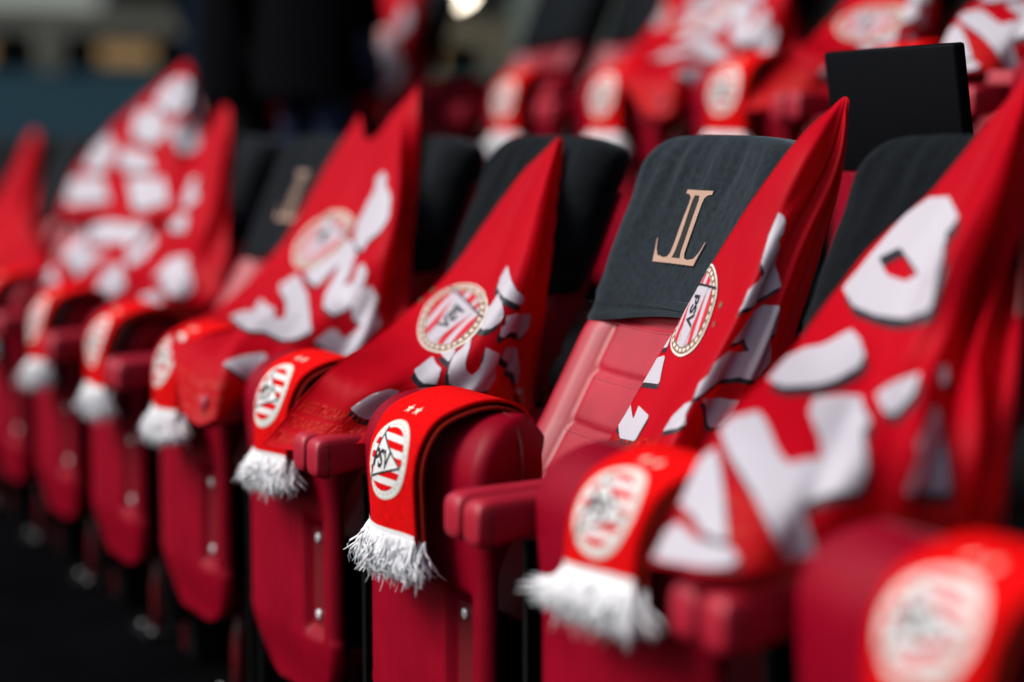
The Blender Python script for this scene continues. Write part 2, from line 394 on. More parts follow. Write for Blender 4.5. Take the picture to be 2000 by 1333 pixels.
def star(cx, cy, r):
    return [(cx + (r if k % 2 == 0 else r * .42) * math.sin(math.pi * k / 5), cy + (r if k % 2 == 0 else r * .42) * math.cos(math.pi * k / 5)) for k in range(10)]
FLAGS = {
'F2': {"seat":2,"P":[[[0.24,0.498,1.2029],[0.245,0.4979,1.2058],[0.25,0.4987,1.2072],[0.255,0.4996,1.2056],[0.26,0.4996,1.2011]],[[0.2668,0.3931,1.1304],[0.31,0.3906,1.1249],[0.31,0.4154,1.119],[0.31,0.4334,1.1117],[0.3061,0.4571,1.1064]],[[0.1987,0.345,1.0158],[0.276,0.3317,1.0078],[0.31,0.3402,1.0164],[0.31,0.3634,0.9921],[0.31,0.4181,0.9942]],[[0.1348,0.2937,0.8777],[0.2312,0.2799,0.8726],[0.31,0.2708,0.8967],[0.31,0.3056,0.8678],[0.31,0.3745,0.8718]],[[0.1034,0.2297,0.7522],[0.1954,0.2223,0.7569],[0.3042,0.1969,0.7798],[0.31,0.2439,0.763],[0.31,0.3343,0.7643]],[[0.0815,0.1683,0.6455],[0.1833,0.1618,0.6513],[0.31,0.1365,0.6708],[0.31,0.1945,0.6658],[0.31,0.288,0.6725]]],"folds":[[1.3,0.1,0.003,0.0],[0.7,0.04,-0.01,0.03,0],[0.82,0.025,0.007,0.0,0],[0.93,0.022,-0.007,0.0,0]],"white":[[[[0.3497,0.3613],[0.3693,0.5318],[0.3709,0.5491],[0.3876,0.5975],[0.3904,0.6001],[0.4075,0.5875],[0.4106,0.5982],[0.4235,0.6938],[0.4267,0.6979],[0.442,0.7113],[0.4444,0.7154],[0.4609,0.7504],[0.4637,0.7563],[0.4815,0.7894],[0.4837,0.7892],[0.4928,0.7552],[0.495,0.7492],[0.513,0.7136],[0.5166,0.708],[0.5532,0.6176],[0.5579,0.608],[0.5828,0.5088],[0.5828,0.5],[0.5665,0.507],[0.5631,0.5059],[0.5377,0.4843],[0.5343,0.4882],[0.509,0.5707],[0.5051,0.5775],[0.4849,0.6025],[0.4829,0.5994],[0.4759,0.506],[0.473,0.4936],[0.4528,0.4686],[0.4478,0.4625],[0.4039,0.4],[0.3965,0.4],[0.3513,0.3527]]],[[[0.5267,0.7349],[0.5238,0.8061],[0.5263,0.8135],[0.5575,0.8556],[0.5623,0.8587],[0.59,0.8666],[0.5928,0.8625],[0.5923,0.8269],[0.5976,0.8337],[0.6296,0.8742],[0.6614,0.9006],[0.6695,0.9009],[0.7063,0.8591],[0.7078,0.8454],[0.6998,0.7756],[0.7003,0.7636],[0.7196,0.6741],[0.7265,0.6474],[0.7687,0.5849],[0.7728,0.5768],[0.7834,0.542],[0.7816,0.5364],[0.7506,0.5113],[0.7466,0.5125],[0.7261,0.5537],[0.7224,0.5563],[0.699,0.5488],[0.6945,0.5547],[0.6596,0.6127],[0.6561,0.625],[0.6428,0.716],[0.6417,0.7213],[0.633,0.7546],[0.6306,0.7538],[0.6111,0.7117],[0.6116,0.7036],[0.6423,0.6056],[0.6424,0.602],[0.6189,0.6171],[0.6138,0.6199],[0.5756,0.641],[0.5643,0.6754],[0.5298,0.7277]]],[[[0.7746,0.6121],[0.7586,0.7353],[0.7577,0.7449],[0.7601,0.8082],[0.7623,0.8134],[0.7851,0.8133],[0.7898,0.8115],[0.8257,0.7925],[0.8291,0.7879],[0.8357,0.7501],[0.8311,0.7422],[0.8018,0.7079],[0.7794,0.6137]]],[[[0.8613,0.4055],[0.828,0.4159],[0.8234,0.4205],[0.7998,0.4681],[0.7975,0.4761],[0.792,0.5328],[0.7935,0.5375],[0.8201,0.5323],[0.8238,0.5354],[0.8422,0.5753],[0.8448,0.5732],[0.8568,0.5023],[0.8583,0.4904],[0.8636,0.4111]]],[[[0.6888,0.004],[0.6801,0.0542],[0.6835,0.0693],[0.7102,0.1035],[0.7379,0.1375],[0.7431,0.1298],[0.7481,0.004],[0.744,0.004],[0.7184,0.004],[0.6933,0.004]]],[[[0.8024,0.004],[0.8331,0.0891],[0.8331,0.0983],[0.8035,0.0795],[0.8024,0.0874],[0.8192,0.1954],[0.8254,0.2042],[0.8549,0.2053],[0.8847,0.2057],[0.8896,0.1975],[0.8902,0.0933],[0.8879,0.0754],[0.8578,0.004],[0.8513,0.004],[0.8037,0.004]]],[[[0.6524,0.004],[0.6199,0.004],[0.6181,0.004],[0.6287,0.004],[0.6317,0.004],[0.6583,0.0326],[0.6609,0.0343],[0.6655,0.0133],[0.6651,0.0051],[0.6556,0.004]]]],"black":[[[[0.3584,0.375],[0.3777,0.5386],[0.3792,0.555],[0.3962,0.6],[0.399,0.6043],[0.4167,0.6],[0.4198,0.6],[0.45,0.65],[0.4365,0.6981],[0.452,0.7112],[0.4545,0.7154],[0.4712,0.7505],[0.4741,0.7567],[0.4923,0.7896],[0.4945,0.7894],[0.5038,0.755],[0.5061,0.749],[0.5246,0.7131],[0.5283,0.7075],[0.5653,0.6179],[0.5701,0.6084],[0.5952,0.5112],[0.5951,0.501],[0.5785,0.5079],[0.575,0.5066],[0.549,0.4838],[0.5456,0.4875],[0.5203,0.5625],[0.5162,0.5767],[0.4957,0.6],[0.4937,0.6],[0.4862,0.5042],[0.4833,0.4919],[0.4627,0.4676],[0.4577,0.4625],[0.4132,0.409],[0.4058,0.3875],[0.3599,0.3566]]],[[[0.5349,0.7342],[0.5319,0.8062],[0.5344,0.8138],[0.5667,0.85],[0.5716,0.8599],[0.6003,0.8685],[0.6028,0.8671],[0.6026,0.8291],[0.6087,0.8407],[0.641,0.8751],[0.6742,0.9047],[0.6826,0.9056],[0.7201,0.8609],[0.7219,0.8493],[0.7133,0.7779],[0.7137,0.7659],[0.7322,0.675],[0.7391,0.6504],[0.7819,0.585],[0.7861,0.5764],[0.7967,0.5394],[0.7949,0.5344],[0.7629,0.5115],[0.7588,0.5125],[0.7379,0.5552],[0.7341,0.5578],[0.7101,0.5507],[0.7055,0.5567],[0.6702,0.6146],[0.6664,0.6242],[0.6541,0.7172],[0.6531,0.7224],[0.6444,0.7562],[0.6419,0.7552],[0.6217,0.7122],[0.6221,0.7042],[0.6525,0.6071],[0.6525,0.6035],[0.6287,0.6181],[0.6236,0.6208],[0.5849,0.6398],[0.579,0.65],[0.5381,0.727]]],[[[0.7856,0.611],[0.7703,0.7358],[0.7695,0.7456],[0.7721,0.8095],[0.7744,0.8147],[0.7976,0.8144],[0.8024,0.8125],[0.8393,0.7929],[0.8428,0.7882],[0.8494,0.7498],[0.8447,0.7415],[0.8143,0.7064],[0.7906,0.6123]]],[[[0.8735,0.4051],[0.8394,0.4164],[0.8347,0.4213],[0.8103,0.4701],[0.808,0.4783],[0.8021,0.5369],[0.8037,0.5419],[0.831,0.5341],[0.8348,0.5373],[0.8539,0.5766],[0.8566,0.5744],[0.8687,0.5],[0.8701,0.4903],[0.8759,0.4106]]],[[[0.6985,0.004],[0.69,0.0601],[0.6935,0.0754],[0.721,0.1104],[0.7497,0.1453],[0.755,0.1374],[0.7597,0.004],[0.7554,0.004],[0.7289,0.004],[0.7031,0.004]]],[[[0.8135,0.004],[0.8451,0.0944],[0.8451,0.1038],[0.8145,0.0849],[0.8134,0.0929],[0.8308,0.2021],[0.8372,0.2109],[0.8674,0.2117],[0.898,0.2118],[0.9029,0.2034],[0.9037,0.0985],[0.9014,0.0807],[0.8707,0.004],[0.8641,0.004],[0.8147,0.004]]],[[[0.6626,0.004],[0.6294,0.004],[0.6278,0.004],[0.6385,0.004],[0.6416,0.004],[0.669,0.039],[0.6716,0.0406],[0.6764,0.0194],[0.6759,0.0112],[0.6659,0.004]]]],"pole":[[0.258,0.4965,1.2011],[0.255,0.369,0.7098]],"badge":[[[0.4853,0.004],[0.5307,0.004],[0.5771,0.004],[0.6258,0.004],[0.6762,0.004]],[[0.4825,0.004],[0.5279,0.004],[0.5743,0.004],[0.6234,0.0392],[0.6739,0.0883]],[[0.4797,0.004],[0.5251,0.0246],[0.571,0.0727],[0.6195,0.1171],[0.6712,0.1626]],[[0.4765,0.0638],[0.5212,0.109],[0.5671,0.1482],[0.6168,0.189],[0.6711,0.2377]],[[0.4728,0.1472],[0.5181,0.1852],[0.5656,0.2226],[0.6186,0.275],[0.6843,0.35]]]},
'F3': {"seat":3,"P":[[[0.0954,0.4092,1.14],[0.0995,0.4111,1.1446],[0.107,0.4123,1.1473],[0.1106,0.4165,1.1455],[0.1125,0.4196,1.141]],[[-0.0335,0.3762,1.0376],[0.0904,0.3441,1.0326],[0.2155,0.3091,1.0326],[0.1825,0.3465,1.0265],[0.1508,0.3889,1.0202]],[[-0.085,0.3043,0.9141],[0.1183,0.2643,0.914],[0.3012,0.2212,0.9185],[0.2754,0.2729,0.9108],[0.2378,0.3292,0.902]],[[0.0454,0.11,0.8155],[0.2381,0.11,0.8072],[0.345,0.1337,0.8081],[0.3035,0.22,0.791],[0.215,0.3267,0.7764]],[[0.272,-0.095,0.7754],[0.345,-0.0375,0.7517],[0.345,0.0695,0.7327],[0.345,0.1613,0.7227],[0.245,0.2941,0.693]],[[0.1197,-0.155,0.6391],[0.2682,-0.13,0.649],[0.345,-0.0557,0.6646],[0.345,0.1057,0.6677],[0.295,0.3318,0.6179]]],"folds":[[1.3,0.3,0.006,0.3],[0.6,0.05,0.012,0.05,0],[0.8,0.03,-0.012,-0.04,0],[0.9,0.025,0.009,0.0,0],[0.28,0.06,-0.006,0.2,0]],"white":[[[[0.3771,0.421],[0.4046,0.4036],[0.4089,0.4037],[0.4335,0.4184],[0.4365,0.4245],[0.4511,0.4864],[0.4535,0.4982],[0.4662,0.5441],[0.4673,0.5479],[0.4712,0.5752],[0.4711,0.5791],[0.4653,0.6436],[0.4629,0.65],[0.4421,0.5633],[0.4385,0.5589],[0.4136,0.5272],[0.4082,0.5173],[0.3771,0.4289]]],[[[0.4503,0.4641],[0.4789,0.4491],[0.4826,0.4441],[0.4984,0.3972],[0.5023,0.3963],[0.535,0.4274],[0.5388,0.4349],[0.5505,0.4894],[0.551,0.4956],[0.5445,0.5225],[0.5426,0.5263],[0.5261,0.5471],[0.5232,0.5488],[0.5047,0.5507],[0.5014,0.5494],[0.4786,0.53],[0.4747,0.5252],[0.4499,0.4714]]],[[[0.5532,0.4244],[0.6015,0.4321],[0.6078,0.431],[0.6329,0.4081],[0.6392,0.4086],[0.6911,0.431],[0.6987,0.4352],[0.7404,0.471],[0.7448,0.4782],[0.7614,0.5352],[0.7634,0.547],[0.7726,0.6363],[0.7715,0.6492],[0.7599,0.6981],[0.7551,0.7015],[0.7078,0.7017],[0.6985,0.6992],[0.6349,0.6378],[0.628,0.6248],[0.608,0.6091],[0.606,0.6037],[0.6021,0.5697],[0.6014,0.5658],[0.5966,0.5433],[0.599,0.5424],[0.6341,0.5569],[0.6396,0.5583],[0.6717,0.561],[0.6761,0.5605],[0.6958,0.5493],[0.6963,0.5459],[0.6837,0.5132],[0.6807,0.5088],[0.657,0.4891],[0.6515,0.4867],[0.6085,0.4744],[0.6012,0.4705],[0.5532,0.428]]],[[[0.5045,0.5632],[0.4925,0.5898],[0.491,0.5991],[0.4918,0.8365],[0.4941,0.8421],[0.524,0.8403],[0.5278,0.839],[0.544,0.8263],[0.5464,0.8244],[0.5593,0.8132],[0.5591,0.8112],[0.5415,0.7301],[0.5402,0.7223],[0.5396,0.6044],[0.541,0.5997],[0.5571,0.5842],[0.5583,0.5819],[0.5568,0.5687],[0.5552,0.5675],[0.5369,0.562],[0.5347,0.5622],[0.5257,0.5694],[0.5236,0.5694],[0.5068,0.5618]]],[[[0.6095,0.6375],[0.584,0.6739],[0.5819,0.6857],[0.584,0.8114],[0.5868,0.8155],[0.6228,0.8314],[0.6285,0.835],[0.6606,0.8605],[0.6675,0.8631],[0.7214,0.8713],[0.7225,0.8699],[0.6804,0.8339],[0.6744,0.8289],[0.6419,0.75],[0.6367,0.7481],[0.614,0.65]]],[[[0.7366,0.8809],[0.7808,0.9478],[0.7854,0.9498],[0.7982,0.9393],[0.7957,0.9375],[0.7584,0.8802],[0.7534,0.8793],[0.7342,0.8797]]],[[[0.6366,0.2751],[0.6951,0.2742],[0.7027,0.2812],[0.7522,0.3759],[0.7564,0.3857],[0.7544,0.4269],[0.7499,0.428],[0.6944,0.3989],[0.685,0.3884],[0.6345,0.282]]],[[[0.8653,0.2306],[0.8255,0.2441],[0.8201,0.248],[0.7931,0.2838],[0.7907,0.2897],[0.7935,0.3303],[0.7976,0.3352],[0.8381,0.353],[0.8436,0.3553],[0.8726,0.3679],[0.8767,0.368],[0.8975,0.3546],[0.8985,0.3496],[0.8897,0.3012],[0.8872,0.2922],[0.8696,0.234]]],[[[0.6131,0.297],[0.6137,0.3921],[0.6167,0.4],[0.658,0.4064],[0.6594,0.4019],[0.6281,0.3263],[0.6248,0.3175],[0.6147,0.2937]]]],"black":[[[[0.3919,0.4124],[0.4197,0.3983],[0.4239,0.3987],[0.4487,0.4149],[0.4518,0.421],[0.4666,0.4826],[0.469,0.494],[0.4813,0.5403],[0.4824,0.5449],[0.4864,0.573],[0.4863,0.5771],[0.4808,0.6625],[0.4792,0.5999],[0.4566,0.5603],[0.4531,0.5562],[0.4279,0.5206],[0.4225,0.5074],[0.392,0.4205]]],[[[0.4644,0.4616],[0.4936,0.4483],[0.4973,0.4435],[0.5134,0.3976],[0.5173,0.3968],[0.5517,0.4294],[0.5557,0.4371],[0.5679,0.4889],[0.5683,0.4951],[0.5613,0.521],[0.5592,0.5248],[0.5418,0.5459],[0.5388,0.5476],[0.5195,0.549],[0.5161,0.5476],[0.4928,0.5265],[0.4889,0.522],[0.464,0.4686]]],[[[0.5678,0.425],[0.6199,0.434],[0.6268,0.4328],[0.6548,0.4121],[0.6614,0.4122],[0.7149,0.4328],[0.7226,0.4374],[0.7653,0.4774],[0.7702,0.4857],[0.7902,0.5486],[0.793,0.5613],[0.8002,0.6513],[0.799,0.6631],[0.7892,0.7068],[0.7846,0.7095],[0.7356,0.7051],[0.7258,0.7021],[0.6573,0.6437],[0.6498,0.6299],[0.6274,0.6117],[0.6251,0.6052],[0.6198,0.5706],[0.619,0.5665],[0.6137,0.5431],[0.6161,0.5423],[0.6543,0.5579],[0.6604,0.5594],[0.6955,0.5639],[0.7002,0.5636],[0.7214,0.5537],[0.7219,0.55],[0.7075,0.5146],[0.7042,0.5098],[0.6786,0.4878],[0.6727,0.4852],[0.6267,0.4734],[0.6189,0.4702],[0.5679,0.4286]]],[[[0.5189,0.5602],[0.5066,0.5862],[0.5052,0.5935],[0.5063,0.8298],[0.5087,0.834],[0.5396,0.8329],[0.5435,0.8316],[0.5606,0.8206],[0.5631,0.8187],[0.5729,0.75],[0.5739,0.7522],[0.5671,0.8],[0.5565,0.712],[0.5559,0.6012],[0.5574,0.5968],[0.5745,0.5828],[0.5758,0.581],[0.5741,0.5677],[0.5723,0.566],[0.5528,0.5598],[0.5505,0.5599],[0.5411,0.5674],[0.5389,0.5673],[0.5214,0.5588]]],[[[0.6293,0.619],[0.6012,0.6479],[0.5994,0.673],[0.5983,0.75],[0.6037,0.8096],[0.6434,0.8269],[0.6497,0.8299],[0.6845,0.8564],[0.6918,0.8591],[0.749,0.8676],[0.7502,0.8658],[0.7062,0.83],[0.6995,0.8255],[0.6636,0.7553],[0.6594,0.7387],[0.6344,0.6375]]],[[[0.7619,0.8771],[0.8124,0.9048],[0.8155,0.9145],[0.8321,0.898],[0.8296,0.8951],[0.7843,0.8754],[0.7792,0.8734],[0.7594,0.8745]]],[[[0.6569,0.2877],[0.7192,0.2897],[0.7273,0.2971],[0.7772,0.3879],[0.7804,0.3968],[0.7772,0.4364],[0.7728,0.4372],[0.7191,0.4078],[0.7105,0.3991],[0.6551,0.2954]]],[[[0.8818,0.2417],[0.8428,0.2562],[0.8375,0.2604],[0.813,0.2994],[0.8111,0.306],[0.8149,0.3462],[0.8185,0.3503],[0.8567,0.3668],[0.8622,0.3693],[0.8916,0.3835],[0.8958,0.3838],[0.9171,0.3714],[0.918,0.3663],[0.9087,0.3163],[0.906,0.3068],[0.8862,0.2453]]],[[[0.6336,0.3102],[0.6347,0.401],[0.6377,0.4083],[0.6824,0.4137],[0.6843,0.4101],[0.6519,0.342],[0.6481,0.3333],[0.6352,0.3066]]]],"pole":[[0.1056,0.4192,1.14],[0.225,0.3256,0.6795]],"badge":[[[0.4881,0.536],[0.5294,0.4972],[0.5726,0.4553],[0.6207,0.4231],[0.6789,0.4027]],[[0.4651,0.4212],[0.5052,0.3625],[0.5396,0.309],[0.5811,0.2875],[0.6326,0.2872]],[[0.4393,0.2489],[0.4812,0.2286],[0.523,0.2157],[0.5662,0.2076],[0.6144,0.207]],[[0.4278,0.1641],[0.4701,0.1461],[0.5114,0.1356],[0.5536,0.1303],[0.5993,0.1299]],[[0.4157,0.0695],[0.4593,0.0593],[0.5013,0.0562],[0.5436,0.0568],[0.5886,0.0599]]]},
'F4': {"seat":4,"P":[[[-0.3611,0.4633,1.1975],[-0.2225,0.4201,1.1422],[-0.1643,0.4248,1.1533],[-0.0818,0.4376,1.2076],[-0.0255,0.4581,1.2564]],[[-0.4082,0.3843,1.057],[-0.1803,0.3546,1.0339],[0.0253,0.3225,1.0289],[0.2202,0.29,1.0347],[0.1332,0.3878,1.0413]],[[-0.4452,0.3006,0.9051],[-0.1644,0.2699,0.9035],[0.0822,0.2414,0.9072],[0.3242,0.2174,0.9215],[0.239,0.3283,0.9236]],[[-0.2811,0.1,0.7883],[-0.014,0.11,0.7984],[0.2233,0.13,0.8068],[0.2873,0.2,0.8012],[0.345,0.2663,0.8131]],[[0.0337,-0.105,0.7623],[0.2596,-0.09,0.7439],[0.345,-0.0195,0.7298],[0.345,0.1021,0.7037],[0.345,0.2495,0.7052]],[[0.2783,-0.165,0.6493],[0.345,-0.1475,0.6216],[0.345,-0.0904,0.6434],[0.345,-0.0006,0.6519],[0.345,0.185,0.63]]],"folds":[[1.2,0.55,0.008,0.2],[0.8,0.03,0.014,0.0,0],[0.9,0.03,-0.012,0.0,0],[0.3,0.05,0.01,0.15,0],[0.45,0.05,-0.008,0.1,0]],"white":[[[[0.5118,0.2058],[0.4917,0.2967],[0.493,0.3111],[0.5378,0.3945],[0.55,0.4095],[0.5843,0.4434],[0.6256,0.4921],[0.6677,0.5457],[0.6781,0.5537],[0.7051,0.5244],[0.7075,0.5179],[0.7128,0.4712],[0.7128,0.462],[0.7072,0.3945],[0.7081,0.3857],[0.7263,0.346],[0.7241,0.331],[0.6483,0.1326],[0.6409,0.1192],[0.6199,0.1572],[0.6184,0.1643],[0.6183,0.2072],[0.6145,0.2078],[0.5705,0.1776],[0.57,0.1852],[0.6215,0.3253],[0.6261,0.3347],[0.6545,0.3616],[0.6558,0.3659],[0.6457,0.3933],[0.6409,0.3919],[0.5923,0.3522],[0.5848,0.3437],[0.5188,0.2125]]],[[[0.4749,0.3338],[0.4471,0.3672],[0.4195,0.4073],[0.4102,0.4152],[0.3538,0.4362],[0.3497,0.4477],[0.3525,0.5465],[0.3549,0.5558],[0.3864,0.6015],[0.3938,0.6055],[0.4524,0.6072],[0.4605,0.6056],[0.5021,0.5894],[0.5041,0.5911],[0.487,0.6279],[0.4819,0.6317],[0.4362,0.6414],[0.4319,0.6442],[0.4248,0.6698],[0.4263,0.6742],[0.4514,0.702],[0.4571,0.7031],[0.502,0.6914],[0.5105,0.6861],[0.5413,0.6608],[0.5736,0.6405],[0.5808,0.6336],[0.6051,0.5888],[0.6058,0.5812],[0.5879,0.5276],[0.5826,0.5207],[0.5393,0.4978],[0.5309,0.4976],[0.4696,0.5243],[0.4622,0.5264],[0.4349,0.5212],[0.4384,0.5124],[0.4684,0.4512],[0.5058,0.4242],[0.5116,0.4184],[0.5039,0.3812],[0.5015,0.3744],[0.481,0.3326]]],[[[0.5575,0.6545],[0.5094,0.6875],[0.5048,0.694],[0.4959,0.7367],[0.4984,0.7448],[0.5282,0.7975],[0.5341,0.802],[0.5637,0.803],[0.5717,0.8079],[0.6178,0.8489],[0.6245,0.8495],[0.6677,0.8205],[0.6773,0.8162],[0.7085,0.7992],[0.7342,0.7835],[0.7346,0.7744],[0.7246,0.7012],[0.7228,0.6885],[0.7021,0.6024],[0.6972,0.5966],[0.6544,0.6149],[0.6508,0.6192],[0.6501,0.6491],[0.6518,0.6559],[0.6733,0.7075],[0.6715,0.7143],[0.6312,0.759],[0.6264,0.7587],[0.6079,0.7023],[0.6034,0.6942],[0.5646,0.6552]]],[[[0.8376,0.3437],[0.8062,0.3936],[0.8008,0.4014],[0.7712,0.455],[0.7697,0.4609],[0.7797,0.4811],[0.7874,0.4855],[0.8292,0.4975],[0.8743,0.5072],[0.8788,0.5007],[0.853,0.4104],[0.8511,0.3998],[0.8406,0.3437]]],[[[0.1396,0.6519],[0.1571,0.691],[0.1592,0.6927],[0.1685,0.6773],[0.172,0.6815],[0.2045,0.7456],[0.2117,0.7519],[0.2665,0.7617],[0.2747,0.76],[0.3124,0.7228],[0.318,0.7158],[0.3461,0.6635],[0.3509,0.658],[0.3815,0.6389],[0.3828,0.6337],[0.3679,0.5851],[0.3619,0.5775],[0.3042,0.5244],[0.2953,0.5192],[0.2429,0.5409],[0.235,0.5458],[0.1905,0.5868],[0.1847,0.5902],[0.1554,0.5805],[0.1517,0.5847],[0.139,0.6439]]]],"black":[[[[0.5185,0.2125],[0.4976,0.3006],[0.4986,0.3138],[0.5449,0.3987],[0.5573,0.4137],[0.5927,0.4492],[0.6369,0.5035],[0.6767,0.5544],[0.6871,0.5626],[0.7158,0.5341],[0.7184,0.5281],[0.7238,0.4816],[0.7232,0.4711],[0.7173,0.4019],[0.7183,0.3929],[0.7374,0.353],[0.7361,0.3393],[0.6633,0.1458],[0.6556,0.132],[0.6323,0.1671],[0.6305,0.1738],[0.63,0.216],[0.6258,0.2162],[0.5793,0.1835],[0.5787,0.1911],[0.6319,0.332],[0.6363,0.3411],[0.6645,0.3686],[0.6657,0.3729],[0.6553,0.4005],[0.6506,0.3991],[0.6009,0.3567],[0.5931,0.3479],[0.5262,0.2191]]],[[[0.4838,0.3341],[0.4555,0.367],[0.4275,0.4072],[0.418,0.4153],[0.3601,0.4364],[0.3554,0.4625],[0.3587,0.5468],[0.3612,0.556],[0.3933,0.6016],[0.4008,0.6054],[0.4606,0.606],[0.4689,0.6044],[0.5117,0.5881],[0.5138,0.5899],[0.4959,0.6269],[0.4907,0.6308],[0.4439,0.6409],[0.4395,0.6437],[0.4322,0.6697],[0.4337,0.6742],[0.4593,0.7021],[0.4652,0.7033],[0.5111,0.6918],[0.5199,0.6866],[0.5515,0.6619],[0.5845,0.6429],[0.5919,0.6365],[0.6164,0.5926],[0.6171,0.5849],[0.5994,0.5301],[0.5939,0.5228],[0.5495,0.4975],[0.5408,0.4967],[0.4784,0.522],[0.4709,0.5242],[0.4431,0.5199],[0.4466,0.5106],[0.4771,0.4501],[0.5156,0.4245],[0.5215,0.4186],[0.5136,0.3815],[0.5111,0.3748],[0.4901,0.3329]]],[[[0.5651,0.6531],[0.5158,0.6852],[0.511,0.6917],[0.5017,0.7349],[0.5041,0.7431],[0.5356,0.7987],[0.5417,0.8034],[0.5728,0.8052],[0.5809,0.8096],[0.6259,0.8504],[0.6327,0.8511],[0.6766,0.8221],[0.6864,0.8179],[0.7187,0.8015],[0.7463,0.7871],[0.7474,0.7788],[0.7354,0.7053],[0.7335,0.6926],[0.7122,0.6059],[0.7072,0.6],[0.6636,0.6174],[0.6599,0.6217],[0.6592,0.6516],[0.661,0.6586],[0.6826,0.7104],[0.6808,0.7173],[0.6402,0.7615],[0.6353,0.7612],[0.6163,0.7037],[0.6117,0.6955],[0.5724,0.654]]],[[[0.8445,0.3417],[0.8136,0.3949],[0.8083,0.4035],[0.7787,0.4602],[0.7772,0.4663],[0.7884,0.4876],[0.7962,0.4918],[0.8397,0.5033],[0.8865,0.5134],[0.8912,0.5067],[0.8613,0.4101],[0.8591,0.3992],[0.8473,0.341]]],[[[0.1439,0.6449],[0.1616,0.6851],[0.1638,0.687],[0.1736,0.6717],[0.1772,0.6761],[0.2102,0.7418],[0.2176,0.7477],[0.2757,0.7602],[0.2834,0.7586],[0.3229,0.7218],[0.3286,0.7149],[0.357,0.6627],[0.3619,0.6572],[0.3928,0.6377],[0.3941,0.6325],[0.3791,0.5843],[0.373,0.5768],[0.3138,0.5231],[0.3047,0.5187],[0.2512,0.5385],[0.2431,0.543],[0.1972,0.5813],[0.1912,0.5842],[0.1609,0.5727],[0.1572,0.5769],[0.1434,0.6369]]]],"pole":[[-0.0651,0.4759,1.2511],[0.2863,0.29,0.7972]],"badge":[[[0.3088,0.5796],[0.3542,0.5201],[0.3939,0.4291],[0.4446,0.3962],[0.4946,0.3681]],[[0.2897,0.4937],[0.3314,0.4034],[0.3795,0.3685],[0.43,0.3388],[0.4809,0.3203]],[[0.2713,0.3826],[0.3184,0.3405],[0.3668,0.3108],[0.4181,0.275],[0.4525,0.211]],[[0.2585,0.3197],[0.3066,0.2867],[0.3474,0.1939],[0.3905,0.1499],[0.4335,0.1226]],[[0.2466,0.2629],[0.2904,0.1619],[0.3341,0.1128],[0.3769,0.0737],[0.4196,0.0477]]]},
